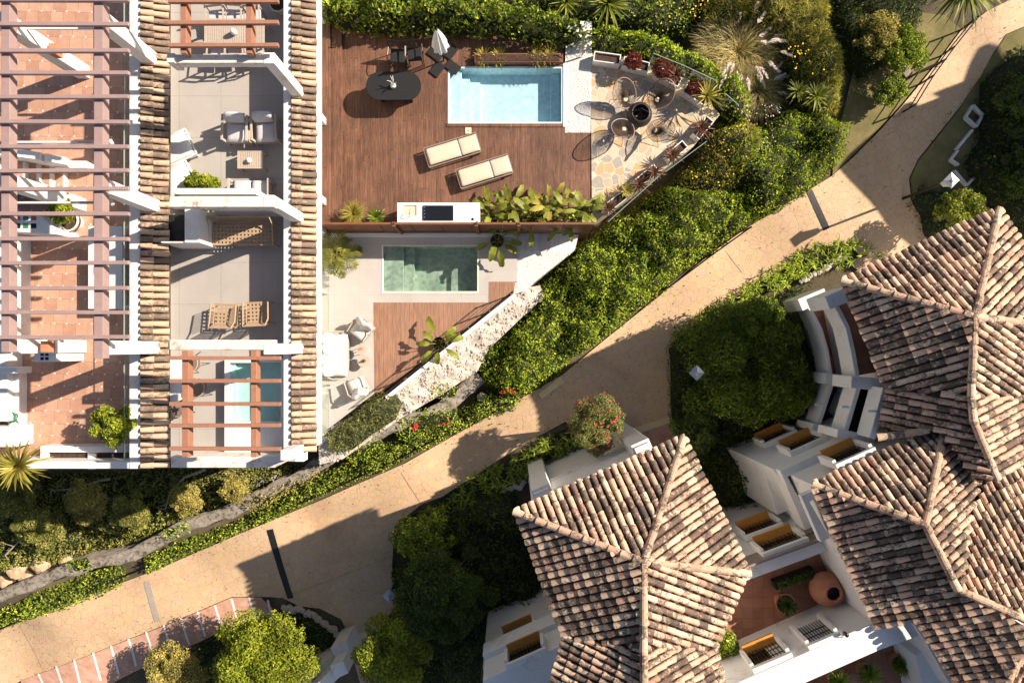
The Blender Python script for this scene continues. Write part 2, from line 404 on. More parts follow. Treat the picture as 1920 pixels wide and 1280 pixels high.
def floor_tc():
    t = NT('terracotta_floor'); x, y, z = t.xyz(t.wpos); p = .36
    yy = t.m_('DIVIDE', t.m_('ADD', y, t.m_('MULTIPLY', x, .02)), p); row = t.m_('FLOOR', yy); xx = t.m_('ADD', t.m_('DIVIDE', x, p), t.m_('MULTIPLY', row, -.24))
    fx = t.m_('FRACT', xx); fy = t.m_('FRACT', yy); cell = t.comb(t.m_('FLOOR', xx), row, 0.)
    rnd = t.white(cell); c = t.ramp(rnd, [(0, (.41,.215,.145)), (.5, (.51,.295,.205)), (1, (.57,.35,.25))])
    n = t.noise(5, 5, .6); c = t.mix(.35, c, t.ramp(n, [(.3, (.34,.165,.10)), (.7, (.58,.37,.27))]))
    jx = t.m_('LESS_THAN', fx, .025); jy = t.m_('LESS_THAN', fy, .025); j = t.m_('MAXIMUM', jx, jy)
    c = t.mix(t.m_('MULTIPLY', j, .95), c, (.24,.125,.08))
    d = t.m_('MULTIPLY', t.m_('LESS_THAN', fx, .13), t.m_('LESS_THAN', fy, .13)); c = t.mix(d, c, (.80,.68,.58))
    M['floor_tc'] = t.done(t.pr(c, .6, t.bump(t.m_('SUBTRACT', n, j), .2, .006)))
    # plain square clay paving
    t = NT('clay_paving'); b = t.n('TexBrick', {'Vector': t.wpos, 'Color1': (.30,.11,.055,1), 'Color2': (.40,.17,.09,1), 'Mortar': (.20,.10,.06,1), 'Scale': 1, 'Mortar Size': .012, 'Brick Width': .33, 'Row Height': .33, 'Bias': 0}, offset=0.0)
    c = t.mix(.3, b.outputs[0], t.ramp(t.noise(3, 6, .7), [(.3, (.20,.07,.035)), (.7, (.5,.26,.17))]))
    M['clay_paving'] = t.done(t.pr(c, .7, t.bump(b.outputs[1], -.2, .004)))
    # brick band with white stripes is built of separate sheets; bricks here
    t = NT('brick_paving'); mp = t.n('Mapping', {0: t.wpos, 2: (0, 0, R(24))}).outputs[0]
    b = t.n('TexBrick', {'Vector': mp, 'Color1': (.42,.19,.12,1), 'Color2': (.60,.36,.26,1), 'Mortar': (.42,.30,.23,1), 'Scale': 1, 'Mortar Size': .008, 'Brick Width': .25, 'Row Height': .125, 'Bias': .2})
    c = t.mix(.4, b.outputs[0], t.ramp(t.noise(2.5, 6, .7), [(.3, (.36,.14,.085)), (.7, (.66,.44,.34))]))
    M['brick_paving'] = t.done(t.pr(c, .8, t.bump(b.outputs[1], -.3, .005)))
    for key, w_, h_, c1, c2, mo, off in (('grey_tile', 1.2, 1.2, (.39,.365,.34), (.42,.39,.362), (.27,.25,.23), 0.0), ('grey_tile_small', .9, .9, (.44,.415,.395), (.47,.445,.42), (.39,.365,.345), 0.0), ('white_tile', 1.0, 1.0, (.74,.72,.71), (.79,.77,.76), (.60,.58,.57), 0.0)):
        t = NT(key); b = t.n('TexBrick', {'Vector': t.wpos, 'Color1': (*c1,1), 'Color2': (*c2,1), 'Mortar': (*mo,1), 'Scale': 1, 'Mortar Size': .009, 'Brick Width': w_, 'Row Height': h_}, offset=off)
        c = t.mix(.35, b.outputs[0], t.ramp(t.noise(.9, 9, .75, None, .5), [(.3, tuple(q*.72 for q in c1)), (.5, c1), (.7, tuple(q*1.1 for q in c2))]))
        M[key] = t.done(t.pr(c, .6, t.bump(t.noise(30, 4, .6), .06, .004)))
floor_tc()
def planks(key, w_, cols, gap=.06, L=2.2, blotch=.3):
    t = NT(key); x, y, z = t.xyz(t.wpos); q = t.m_('DIVIDE', x, w_); i = t.m_('FLOOR', q); f = t.m_('FRACT', q)
    r0 = t.white(t.comb(i, 3., 0.)); yy = t.m_('ADD', t.m_('DIVIDE', y, L), t.m_('MULTIPLY', r0, 7.3)); j = t.m_('FLOOR', yy); fy = t.m_('FRACT', yy)
    r = t.white(t.comb(i, j, 1.)); c = t.ramp(r, [(0, cols[0]), (.5, cols[1]), (1, cols[2])])
    mp = t.n('Mapping', {0: t.wpos, 3: (18, 1.2, 1)}).outputs[0]; g = t.noise(1.6, 7, .7, t.n('VectorMath', {0: mp, 1: t.comb(i, t.m_('MULTIPLY', r, 9.), 0.)}, operation='ADD').outputs[0])
    c = t.mix(.55, c, t.mix(t.ramp(g, [(.34, 0.), (.66, 1.)]), tuple(a*.42 for a in cols[0]), tuple(min(1, a*1.35) for a in cols[2])))
    bl = t.ramp(t.noise(.55, 5, .65), [(.35, 1-blotch), (.65, 1+blotch)]); c = t.mix(1., c, bl, 'MULTIPLY')
    e = t.m_('MAXIMUM', t.m_('LESS_THAN', f, gap), t.m_('LESS_THAN', fy, .006)); c = t.mix(t.m_('MULTIPLY', e, .85), c, tuple(a*.22 for a in cols[0]))
    M[key] = t.done(t.pr(c, .55, t.bump(t.m_('SUBTRACT', g, t.m_('MULTIPLY', e, 2.)), .35, .006)))
planks('deck', .088, [(.074,.032,.018), (.135,.059,.033), (.20,.096,.056)], .07, 2.4)
planks('deck_pale', .152, [(.28,.15,.095), (.31,.17,.108), (.335,.185,.12)], .05, 30, .06)
def paving():
    t = NT('stamped_concrete'); p = t.wpos
    pw = t.n('VectorMath', {0: p, 1: t.n('VectorMath', {0: t.n('TexNoise', {'Vector': p, 'Scale': 3.0, 'Detail': 2.}).outputs[1], 'Scale': .22}, operation='SCALE').outputs[0]}, operation='ADD').outputs[0]
    v = t.n('TexVoronoi', {'Vector': pw, 'Scale': 3.6}, feature='DISTANCE_TO_EDGE').outputs[0]
    e = t.ramp(v, [(.0, 1.), (.035, 0.)]); c0 = t.n('TexVoronoi', {'Vector': pw, 'Scale': 3.6}).outputs[1]
    n = t.noise(.45, 9, .72, p, .4); c = t.ramp(n, [(.3, (.42,.27,.155)), (.45, (.56,.385,.225)), (.58, (.62,.435,.265)), (.75, (.69,.52,.34))])
    c = t.mix(.10, c, c0, 'SOFT_LIGHT'); n2 = t.noise(14, 6, .7, p); c = t.mix(.25, c, t.ramp(n2, [(.3, (.40,.245,.15)), (.7, (.72,.53,.37))]))
    c = t.mix(t.m_('MULTIPLY', e, t.ramp(t.noise(1.5, 3, .5, p), [(.3, .2), (.7, .8)])), c, (.33,.205,.125))
    M['path'] = t.done(t.pr(c, .75, t.bump(t.m_('SUBTRACT', t.m_('MULTIPLY', n2, .4), e), .45, .012)))
    t = NT('crazy_paving'); p = t.wpos
    pw = t.n('VectorMath', {0: p, 1: t.n('VectorMath', {0: t.n('TexNoise', {'Vector': p, 'Scale': 5.0, 'Detail': 1.}).outputs[1], 'Scale': .10}, operation='SCALE').outputs[0]}, operation='ADD').outputs[0]
    v = t.n('TexVoronoi', {'Vector': pw, 'Scale': 3.0}, feature='DISTANCE_TO_EDGE').outputs[0]
    e = t.ramp(v, [(.03, 1.), (.055, 0.)]); cc = t.n('TexVoronoi', {'Vector': pw, 'Scale': 3.0}).outputs[1]
    r = t.n('SeparateColor', {0: cc}).outputs[0]
    c = t.ramp(r, [(0, (.30,.29,.28)), (.14, (.46,.37,.27)), (.3, (.56,.34,.15)), (.45, (.60,.50,.38)), (.62, (.52,.40,.27)), (.8, (.34,.31,.28)), (.9, (.60,.44,.26))], 'CONSTANT')
    n = t.noise(9, 6, .7, p); c = t.mix(.3, c, t.ramp(n, [(.3, (.36,.26,.17)), (.7, (.68,.56,.42))])); c = t.mix(e, c, (.62,.54,.43))
    M['crazy'] = t.done(t.pr(c, .8, t.bump(t.m_('SUBTRACT', t.m_('MULTIPLY', n, .3), e), .5, .012)))
    t = NT('white_pebbles'); v = t.n('TexVoronoi', {'Vector': t.wpos, 'Scale': 24}); c = t.ramp(v.outputs[0], [(.0, (.88,.86,.83)), (.55, (.80,.77,.74)), (.85, (.42,.39,.37))])
    c = t.mix(.25, c, v.outputs[1], 'SOFT_LIGHT'); M['pebbles'] = t.done(t.pr(c, .85, t.bump(v.outputs[0], -1., .03)))
    t = NT('ground'); p = t.wpos; n = t.noise(1.2, 8, .7, p); n2 = t.noise(30, 5, .7, p)
    c = t.ramp(n, [(.3, (.07,.05,.028)), (.5, (.13,.10,.06)), (.7, (.21,.165,.10))]); c = t.mix(.4, c, t.ramp(n2, [(.35, (.03,.025,.012)), (.7, (.16,.13,.08))]))
    M['ground'] = t.done(t.pr(c, .95, t.bump(n2, .8, .04)))
    t = NT('lawn'); p = t.wpos; n = t.noise(1.6, 7, .7, p); n2 = t.noise(45, 5, .7, p)
    c = t.ramp(n, [(.3, (.13,.115,.035)), (.5, (.22,.18,.07)), (.72, (.36,.27,.14))]); c = t.mix(.4, c, t.ramp(n2, [(.3, (.05,.055,.015)), (.7, (.25,.23,.09))]))
    M['lawn'] = t.done(t.pr(c, .95, t.bump(n2, .8, .03)))
paving()
def water(key, tint, rip, refl=.03, bs=.12, lo=.72):
    t = NT(key); p = t.wpos; n = t.noise(rip, 3, .5, p, .8)
    nb = t.bump(n, bs, .05)
    fr = t.m_('MULTIPLY_ADD', t.m_('POWER', t.n('LayerWeight', {'Blend': .5, 'Normal': nb}).outputs[1], 4.), .6, refl)
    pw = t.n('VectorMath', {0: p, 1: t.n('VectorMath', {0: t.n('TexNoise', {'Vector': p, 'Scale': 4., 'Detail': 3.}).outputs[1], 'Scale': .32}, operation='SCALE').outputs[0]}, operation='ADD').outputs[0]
    vd = t.n('TexVoronoi', {'Vector': pw, 'Scale': 6.5, 'Smoothness': .6}, feature='SMOOTH_F1').outputs[0]   # caustic light painted as a cell pattern in the water's tint
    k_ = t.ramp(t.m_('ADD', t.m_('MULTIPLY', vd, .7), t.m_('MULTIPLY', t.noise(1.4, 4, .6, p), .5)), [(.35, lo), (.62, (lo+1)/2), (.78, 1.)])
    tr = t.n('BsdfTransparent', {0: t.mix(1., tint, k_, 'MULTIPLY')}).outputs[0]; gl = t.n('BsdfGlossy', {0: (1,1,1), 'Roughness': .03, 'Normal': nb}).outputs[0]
    x = t.n('MixShader', {0: fr}); t.set(x.inputs[1], tr); t.set(x.inputs[2], gl); M[key] = t.done(x.outputs[0])
water('water_blue', (.86,.96,1,1), 5, lo=.80); water('water_green', (.66,.80,.78,1), 4, bs=.3, lo=.7); water('water_turq', (.88,.97,.95,1), 3, lo=.92)
def glassm():
    t = NT('glass'); fr = t.m_('MULTIPLY_ADD', t.m_('POWER', t.n('LayerWeight', {'Blend': .5}).outputs[1], 4.), .35, .03); tr = t.n('BsdfTransparent', {0: (.94,.97,.95,1)}).outputs[0]
    gl = t.n('BsdfGlossy', {0: (1,1,1), 'Roughness': .02}).outputs[0]; x = t.n('MixShader', {0: fr}); t.set(x.inputs[1], tr); t.set(x.inputs[2], gl); M['glass'] = t.done(x.outputs[0])
    t = NT('net'); tr = t.n('BsdfTransparent').outputs[0]; d = t.pr((.06,.04,.03), .6); x = t.n('MixShader', {0: .5}); t.set(x.inputs[1], tr); t.set(x.inputs[2], d); M['net'] = t.done(x.outputs[0])
glassm()
surf('pool_white', (.78,.82,.83), (.82,.86,.87), 3, .5, .05)
surf('pool_blue', (.62,.82,.86), (.68,.86,.89), 2, .5, .05)
surf('pool_sand', (.62,.62,.52), (.70,.69,.58), 2.5, .6, .05, spots=(.52,.55,.48), sp_scale=1.2, sp_amt=.55)
surf('pool_turq', (.50,.72,.67), (.54,.76,.71), 2, .5, .05)
surf('glass_edge', (.22,.30,.25), (.28,.36,.31), 2, .2, 0)
# ---------------------------------------------------------------- ground, path, garden floors
def poly_px(px, z): return [tuple(P(u, v, z))[:2] for u, v in px]
def polyG(px, dz=0): return [tuple(G(u, v, dz))[:2] for u, v in px]
gardenA = poly_px([(480,-20),(1110,-20),(1110,100),(1300,150),(1350,220),(1300,275),(1120,405),(1110,433),(480,433)], 0)
gardenB = poly_px([(480,433),(1075,433),(1060,470),(985,545),(700,745),(600,815),(480,815)], -.5)
def ground_z(X, Y):
    z = gz_np(X, Y)
    k = inside(X, Y, gardenA) | inside(X, Y, gardenB)
    z = np.where(k, np.minimum(z, -2.4), z)
    lump = (vnoise(X*1.3, Y*1.3, 3)-.5)*.12
    return z+lump*np.where(np.hypot(X, Y) < 25, 1, 0)
ax = np.concatenate([[-900,-400,-200,-110,-70,-48,-36], np.arange(-28, 28.1, .35), [36,48,70,110,200,400,900]])
gx, gy = np.meshgrid(ax, ax); n = len(ax)
Vg = np.column_stack([gx.ravel(), gy.ravel(), ground_z(gx.ravel(), gy.ravel())])
ii = (np.arange(n-1)[:,None]*n+np.arange(n-1)[None,:]).ravel()
tag(npmesh('ground', Vg, np.column_stack([ii, ii+1, ii+n+1, ii+n]), M['ground'], smooth=True), kind='structure')

def zpath(X, Y): return gz_np(X, Y)+.11
path_px = [(-60,1225),(0,1180),(120,1135),(300,1065),(450,1000),(600,938),(760,868),(880,800),(980,745),(1055,702),(1130,640),(1230,560),(1290,510),(1380,440),
 (1470,385),(1560,330),(1600,295),(1640,255),(1690,200),(1760,115),(1800,60),(1850,22),(1925,-15),(1990,-20),(1990,40),(1925,48),(1885,65),(1862,100),(1840,140),(1800,200),(1760,250),
 (1720,300),(1704,335),(1708,375),(1728,410),(1745,470),(1640,530),(1560,470),(1480,500),(1400,545),(1330,590),(1262,640),(1262,700),(1262,790),(1200,815),(1130,830),(1060,790),(985,830),(900,885),
 (830,930),(790,945),(740,985),(735,1060),(745,1130),(700,1195),(660,1205),(640,1160),(600,1140),(560,1135),(530,1120),(490,1118),(435,1118),(300,1175),(40,1275),(-60,1330)]
tag(drape('path', polyG(path_px, .1), .3, zpath, M['path']), kind='structure')
lawn1 = [(1560,330),(1620,270),(1690,195),(1760,110),(1800,55),(1770,30),(1700,20),(1640,60),(1600,130),(1575,230)]
tag(drape('lawn', polyG(lawn1, .05), .35, lambda X, Y: gz_np(X, Y)+.08, M['lawn']), kind='structure')
lawn2 = [(1990,50),(1925,50),(1885,67),(1862,103),(1800,203),(1720,303),(1706,335),(1710,375),(1730,410),(1745,450),(1800,440),(1830,300),(1990,260)]
tag(drape('lawn_strip', polyG(lawn2, .05), .35, lambda X, Y: gz_np(X, Y)+.08, M['lawn']), kind='structure')
brick_px = [(40,1275),(300,1176),(435,1119),(490,1119),(512,1140),(508,1150),(420,1180),(300,1235),(200,1285),(40,1330)]
tag(drape('brick_footpath', polyG(brick_px, .13), .3, lambda X, Y: gz_np(X, Y)+.16, M['brick_paving']), kind='structure')
def strip(a, b, w, zf, name, mat, n=10, parent=None):
    a = Vector((a[0], a[1])); b = Vector((b[0], b[1])); d = (b-a).normalized(); q = Vector((-d.y, d.x))*w/2
    pts = [a.lerp(b, k/n) for k in range(n+1)]; V = []
    for p in pts:
        for s in (-1, 0, 1): x = p+q*s; V.append((x.x, x.y, float(zf(np.array([x.x]), np.array([x.y]))[0])))
    F = [[i*3+j, i*3+j+1, i*3+j+4, i*3+j+3][::-1] for i in range(n) for j in (0, 1)]
    return npmesh(name, V, F, mat, parent)
stripes = [((72,1262),(85,1290)),((105,1248),(120,1290)),((139,1236),(152,1290)),((174,1222),(189,1275)),((208,1210),(222,1262)),((241,1197),(255,1248)),((274,1184),(290,1236)),((307,1171),(322,1220)),((340,1159),(355,1208)),((371,1146),(385,1192)),((403,1134),(418,1183)),((434,1122),(448,1172)),((467,1119),(479,1160)),((502,1124),(508,1150))]
for a, b in stripes:
    tag(strip(G(*a, .16), G(*b, .16), .085, lambda X, Y: gz_np(X, Y)+.168, 'painted_stripe', M['white_clean'], 6), kind='structure')
for a, b, w_, mt, nm, lb in (((506,992),(545,1121),.26,'grate_black','drain_grate','wide black drain grate across the path beside the roof shadow, lower left'),
    ((1517,357),(1550,430),.22,'grate_black','drain_grate','black drain grate across the upper path above the agave hedge'),
    ((275,1090),(296,1165),.24,'patch_grey','channel_cover','worn grey channel cover across the sunlit path near the brick strip')):
    o = strip(G(*a, .11), G(*b, .11), w_, lambda X, Y: gz_np(X, Y)+.125, nm, M[mt], 14)
    tag(o, lb, 'drain')
o = drape('doorstep_slab', polyG([(1010,738),(1050,706),(1058,716),(1015,748)], .14), .2, lambda X, Y: gz_np(X, Y)+.15, M['yellow_slab']); tag(o, 'pale yellow slab at the path edge under the big hedge', 'slab')
tag(drape('threshold', polyG([(1185,803),(1262,778),(1265,788),(1190,815)], .12), .2, lambda X, Y: gz_np(X, Y)+.135, M['yellow_slab']), kind='structure')
tag(drape('threshold', polyG([(650,1197),(690,1180),(695,1190),(655,1208)], .12), .2, lambda X, Y: gz_np(X, Y)+.135, M['yellow_slab']), kind='structure')
tag(drape('brick_path', polyG([(1190,815),(1268,788),(1300,850),(1220,870)], .1), .3, lambda X, Y: gz_np(X, Y)+.12, M['brick_paving']), kind='structure')
tag(drape('brick_path', polyG([(655,1208),(700,1190),(760,1330),(690,1330)], .1), .3, lambda X, Y: gz_np(X, Y)+.12, M['brick_paving']), kind='structure')

def bpx(mb, u0, u1, v0, v1, z0, z1):
    a = P(u0, v0, z1); b = P(u1, v1, z1); return mb.box(a.x, b.x, a.y, b.y, z0, z1)
# upper garden: deck
mb = MB()
for r in ((560,840,40,433),(840,1056,40,117),(840,1060,238,433),(1060,1107,250,433)): bpx(mb, *r, -2.6, 0)
tag(mb.build('pool_deck', M['deck']), kind='structure')
mb = MB(); bpx(mb, 600, 619, 40, 433, 0.002, .17); tag(mb.build('deck_step', M['deck'], bevel=.008), kind='structure')
mb = MB(); bpx(mb, 619.6, 641, 40, 433, 0.002, .09); tag(mb.build('deck_step', M['deck'], bevel=.008), kind='structure')
tag(prism_px([(1060,40),(1110,40),(1107,249),(1060,249)], -2.6, -.01).build('white_pebbles', M['pebbles']), kind='structure')
tag(prism_px([(1107.3,100),(1180,108),(1290,148),(1350,215),(1300,275),(1180,368),(1110,418)], -2.6, -.03).build('patio', M['crazy']), kind='structure')
# lower garden
mb = MB()
for r in ((530,716,433,567),(716,898,433,459),(898,970,433,528),(716,898,549,567),(898,916,528,567)): bpx(mb, *r, -2.9, -.5)
mb.prism(poly_px([(530,567),(700,567),(702,737),(604,812),(530,812)], -.5), -2.9, -.5)
tag(mb.build('garden_terrace', M['grey_tile_small']), kind='structure')
tag(prism_px([(700,567),(916,567),(916,528),(966,528),(964,551),(712,735),(702,737)], -2.9, -.496).build('small_deck', M['deck_pale']), kind='structure')
tag(prism_px([(970,433),(1085,440),(1078,468),(1000,530),(985,545),(964,551),(966,528),(970,528)], -2.9, -.6).build('pebble_bed', M['pebbles']), kind='structure')

# ---------------------------------------------------------------- pools
def pool(name, label, r, zt, depth, liner, wat, wl, coping=None, cop_mat=None, steps=(), wgap=0):
    u0, u1, v0, v1 = r; a = P(u0, v0, zt); b = P(u1, v1, zt); x0, x1, y1, y0 = a.x, b.x, a.y, b.y
    t = thing(name, label, 'pool', ((x0+x1)/2, (y0+y1)/2, zt-depth))
    m_ = MB(); th = .06; zb = zt-depth
    m_.box(x0, x1, y0, y1, zb-.1, zb); m_.box(x0, x0+th, y0, y1, zb, zt-.003); m_.box(x1-th, x1, y0, y1, zb, zt-.003)
    m_.box(x0+th, x1-th, y0, y0+th, zb, zt-.003); m_.box(x0+th, x1-th, y1-th, y1, zb, zt-.003)
    m_.build('basin', M[liner], t)
    for (p0, p1, q0, q1, h) in steps:
        s_ = MB(); s_.box(x0+th+(x1-x0)*p0, x0+th+(x1-x0)*p1, y0+th+.002+(y1-y0-2*th)*q0, y0+th-.002+(y1-y0-2*th)*q1, zb+.001, zb+h); s_.build('pool_step', M[liner], t, bevel=.015)
    nx = 60; ny = 30; xs = np.linspace(x0+th, x1-th, nx); ys = np.linspace(y0+th, y1-th, ny); X, Y = np.meshgrid(xs, ys)
    Z = zt-wl+(vnoise(X*3, Y*3, 5)-.5)*.015
    i_ = (np.arange(ny-1)[:,None]*nx+np.arange(nx-1)[None,:]).ravel()
    npmesh('water', np.column_stack([X.ravel(), Y.ravel(), Z.ravel()]), np.column_stack([i_, i_+1, i_+nx+1, i_+nx]), M[wat], t, smooth=True)
    return t, (x0, x1, y0, y1)
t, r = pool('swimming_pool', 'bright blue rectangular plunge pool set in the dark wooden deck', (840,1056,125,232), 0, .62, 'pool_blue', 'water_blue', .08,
    steps=((0,.10,0,1,.48),(.10,.17,0,.86,.36),(.17,.26,0,.82,.22),(.88,.965,0,1,.14)))
x0, x1, y0, y1 = r
m_ = MB(); m_.box(x0-.09, x1, y1+.001, y1+.14, -.02, .03); m_.box(x0-.05, x1, y0-.12, y0-.001, -.02, .03); m_.build('timber_edging', M['deck'], t, bevel=.006)
m_ = MB(); m_.box(x1+.001, x1+.12, y0-.12, y1+.14, -.02, .028); m_.build('white_edging', M['white_clean'], t, bevel=.006)
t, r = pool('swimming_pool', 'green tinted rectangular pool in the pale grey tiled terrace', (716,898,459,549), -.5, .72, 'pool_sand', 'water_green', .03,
    steps=((0,.20,0,1,.62),(.20,.30,0,1,.40),(.68,.965,0,1,.15)))
x0, x1, y0, y1 = r
m_ = MB(); m_.box(x0-.001, x0+.05, y0, y1, -.52, -.485); m_.build('white_edging', M['white_clean'], t)

# ---------------------------------------------------------------- barrel tile roofs
def tile_batch(rows, mat, name, parent, r0=.088, r1=.066):
    # rows: (origin, dirUp, side, normal, length)
    A = np.linspace(0, math.pi, 7); V = []; F = []
    for o, d, s, nrm, L in rows:
        b = len(V)
        for k, (tt, r, lift) in enumerate(((0, r0, .030), (L, r1, .0))):
            for a in A:
                p = o+d*tt+s*(r*math.cos(a))+nrm*(r*math.sin(a)*.92+lift); V.append((p.x, p.y, p.z))
        for a in A:
            p = o+s*((r0-.014)*math.cos(a))+nrm*((r0-.014)*math.sin(a)*.92+.030); V.append((p.x, p.y, p.z))
        for i in range(6):
            F.append([b+i, b+i+1, b+8+i, b+7+i]); F.append([b+14+i, b+15+i, b+i+1, b+i])
    return npmesh(name, V, F, mat, parent, smooth=False)
def roof_slope(pts, parent, mat='roof_tile', sp=.205, ex=.33, over=.06, name='tile_slope', trim=.0, edge_dir=None):
    pts = [Vector(p) for p in pts]; c = sum(pts, Vector())/len(pts); nrm = Vector()
    for i in range(len(pts)):
        a, b = pts[i], pts[(i+1)%len(pts)]; nrm += Vector(((a.y-b.y)*(a.z+b.z), (a.z-b.z)*(a.x+b.x), (a.x-b.x)*(a.y+b.y)))
    nrm.normalize()
    if nrm.z < 0: nrm = -nrm
    e = (pts[1]-pts[0]); e = (e-nrm*e.dot(nrm)).normalized(); d = nrm.cross(e)
    if (c-pts[0]).dot(d) < 0: d = -d
    q = [((p-c).dot(e), (p-c).dot(d)) for p in pts]; smin = min(x for x, y in q); smax = max(x for x, y in q)
    rows = []; s = smin+sp*.45
    while s < smax:
        ts = []
        for i in range(len(q)):
            (xa, ya), (xb, yb) = q[i], q[(i+1)%len(q)]
            if (xa > s) != (xb > s): ts.append(ya+(yb-ya)*(s-xa)/(xb-xa))
        ts.sort(); js = random.uniform(-.008, .008)
        for t0, t1 in zip(ts[::2], ts[1::2]):
            t = t0-over+random.uniform(-.025, .025)
            while t < t1-.05:
                L = min(.42, t1+trim-t)
                if L > .06:
                    yaw = random.uniform(-.03, .03)
                    dd = (d+e*yaw).normalized(); side = e-dd*e.dot(dd)
                    rows.append((c+e*(s+js+random.uniform(-.006, .006))+d*t+nrm*(.02+random.uniform(0, .012)), dd, side.normalized(), nrm, L))
                t += ex+random.uniform(-.015, .015)
        s += sp
    o = tile_batch(rows, M[mat], name, parent)
    bed = [c+e*x+d*y for x, y in q]
    npmesh('roof_bed', [tuple(p) for p in bed]+[tuple(p-Vector((0,0,.12))) for p in bed], [list(range(len(q))), list(range(len(q), 2*len(q)))[::-1]]+[[i, (i+1)%len(q), len(q)+(i+1)%len(q), len(q)+i] for i in range(len(q))], M['roof_bed'], o)
    return o
def ridge(pts, parent, mat='roof_tile', name='ridge_tiles'):
    rows = []; pts = [Vector(p) for p in pts]
    for a, b in zip(pts, pts[1:]):
        d = (b-a); L = d.length; d.normalize(); s = d.cross(Vector((0,0,1))).normalized(); nrm = s.cross(d); t = 0
        while t < L-.05:
            rows.append((a+d*t+nrm*(.035+random.uniform(0, .012)), (d+s*random.uniform(-.025,.025)).normalized(), s, nrm, min(.42, L-t+.05))); t += .34
    return tile_batch(rows, M[mat], name, parent, .112, .092)
# ---------------------------------------------------------------- terraced block on the left: two roof terraces side by side
FZ, PZ, TZ = 4.0, 5.05, 7.25
def X(u, z): return (u-NX)*(CH-z)/FP
def Y(v, z): return (NY-v)*(CH-z)/FP
ySouth, yNorth = -3.36, 12.5
def pier(mb, x, y, z0, z1, w=.30): return mb.box(x-w/2, x+w/2, y-w/2, y+w/2, z0, z1)
h1 = thing('terrace_house', 'left house with terracotta floored roof terrace beneath a mauve pergola', 'house', (-14, 0, -3))
mb = MB(); mb.box(-26, -10.3, ySouth, yNorth, -5, FZ-.02); mb.build('house_body', M['white'], h1)
mb = MB(); mb.box(-26, X(242,PZ), ySouth+.02, yNorth, FZ-.02, FZ); mb.build('terrace_floor', M['floor_tc'], h1)
mb = MB(); mb.box(X(242,PZ), X(263,PZ), ySouth, yNorth, FZ-.5, PZ); mb.build('parapet', M['white'], h1, bevel=.02)
mb = MB(); mb.box(-26, X(242,PZ)-.002, ySouth, ySouth+.2, FZ-.4, PZ-.02); mb.build('parapet', M['white'], h1, bevel=.02)
# strip of tiles on top of the party wall
def tstrip(u0, u1, v1, z0, z1, parent, mat):
    a = X(u0, z0); b = X(u1, z1); y0 = Y(v1, PZ)
    return roof_slope([(b, y0, z1), (b, yNorth, z1), (a, yNorth, z0), (a, y0, z0)], parent, mat, sp=.193, ex=.40, over=.03, name='tile_coping')
tstrip(264, 316, 878, PZ+.02, PZ-.22, h1, 'roof_tile_ochre')
mb = MB(); mb.box(X(263,PZ)+.001, X(280,PZ-.2), ySouth+.05, yNorth, FZ-.5, PZ-.36); mb.build('party_wall', M['white'], h1)
for x, y in ((-9.93,7.87),(-9.86,3.83),(-9.86,-.05)):
    pier(MB(), x, y, PZ-.5, TZ, .34).build('pier', M['white'], h1, bevel=.02)
for x, y in ((-12.35,7.87),(-12.45,4.05),(-12.45,-.02)):
    pier(MB(), x, y, FZ, TZ, .36).build('pier', M['white'], h1, bevel=.02)
for x, y, z in ((-12.1,7.75,5.6),(-12.1,-.02,5.9)):   # little clay caps on the piers
    MB().box(x, x+.19, y-.14, y+.14, z, z+.28).build('clay_block', M['terracotta'], h1)
# planter trough along the south edge
mb = MB(); zt = 4.55
bpx(mb, 75, 242, 836, 848, FZ, zt); bpx(mb, 75, 88, 848.5, 880, FZ, zt); bpx(mb, 164, 177, 848.5, 880, FZ, zt); mb.build('planter_trough', M['white'], h1, bevel=.015)
for a, b in ((88.5,163.5),(177.5,241)):
    mb = MB(); bpx(mb, a, b, 848.8, 882, FZ+.01, zt-.12); mb.build('soil_bed', M['soil'], h1)
# low wall on the left of the terrace and the cream wall piece beyond it
mb = MB(); bpx(mb, 17, 35, 425, 636, FZ, 4.35); mb.build('kerb', M['white'], h1, bevel=.01)
mb = MB(); bpx(mb, 16, 35, 690, 800, FZ, 4.35); mb.build('kerb', M['white'], h1, bevel=.01)
mb = MB(); bpx(mb, -60, 16, 425, 640, FZ, 4.9); mb.build('side_wall', M['white'], h1, bevel=.02)
mb = MB(); bpx(mb, -60, 14, 650, 790, FZ, 4.6); mb.build('side_wall', M['white'], h1, bevel=.02)
mb = MB(); bpx(mb, -20, 32, 688, 700, FZ+.4, 5.0); mb.build('ledge', M['white'], h1, bevel=.02)
mb = MB(); bpx(mb, -60, 30, 800, 838, FZ, 4.7); mb.build('side_wall', M['white'], h1, bevel=.02)
# staircase
st = []
for k in range(6):
    mb = MB(); u0 = 118-k*25; z = FZ+.16*(k+1)
    bpx(mb, u0-26, u0, 303, 352, FZ, z); mb.build('stair_tread', M['floor_tc'], h1)
    mb = MB(); mb.box(X(u0,z)+.001, X(u0,z)+.05, Y(352,z), Y(303,z), FZ, z+.004); mb.build('stair_riser', M['white_clean'], h1)
mb = MB(); pr_ = [(140,314,4.25),(112,300,4.9),(70,292,5.1),(20,285,5.2),(-30,284,5.2)]
for (a, b, za), (c, d, zb) in zip(pr_, pr_[1:]): mb.bar(P(a,b,za)-Vector((0,0,.45)), P(c,d,zb)-Vector((0,0,.45)), .2, .9)
mb.build('stair_wall', M['white'], h1)
mb = MB(); mb.bar(P(125,380,4.2)-Vector((0,0,.3)), P(60,352,5.2)-Vector((0,0,.5)), .25, .9); mb.bar(P(60,352,5.2)-Vector((0,0,.5)), P(-10,330,5.4)-Vector((0,0,.5)), .25, .9); mb.build('stair_wall', M['white'], h1)
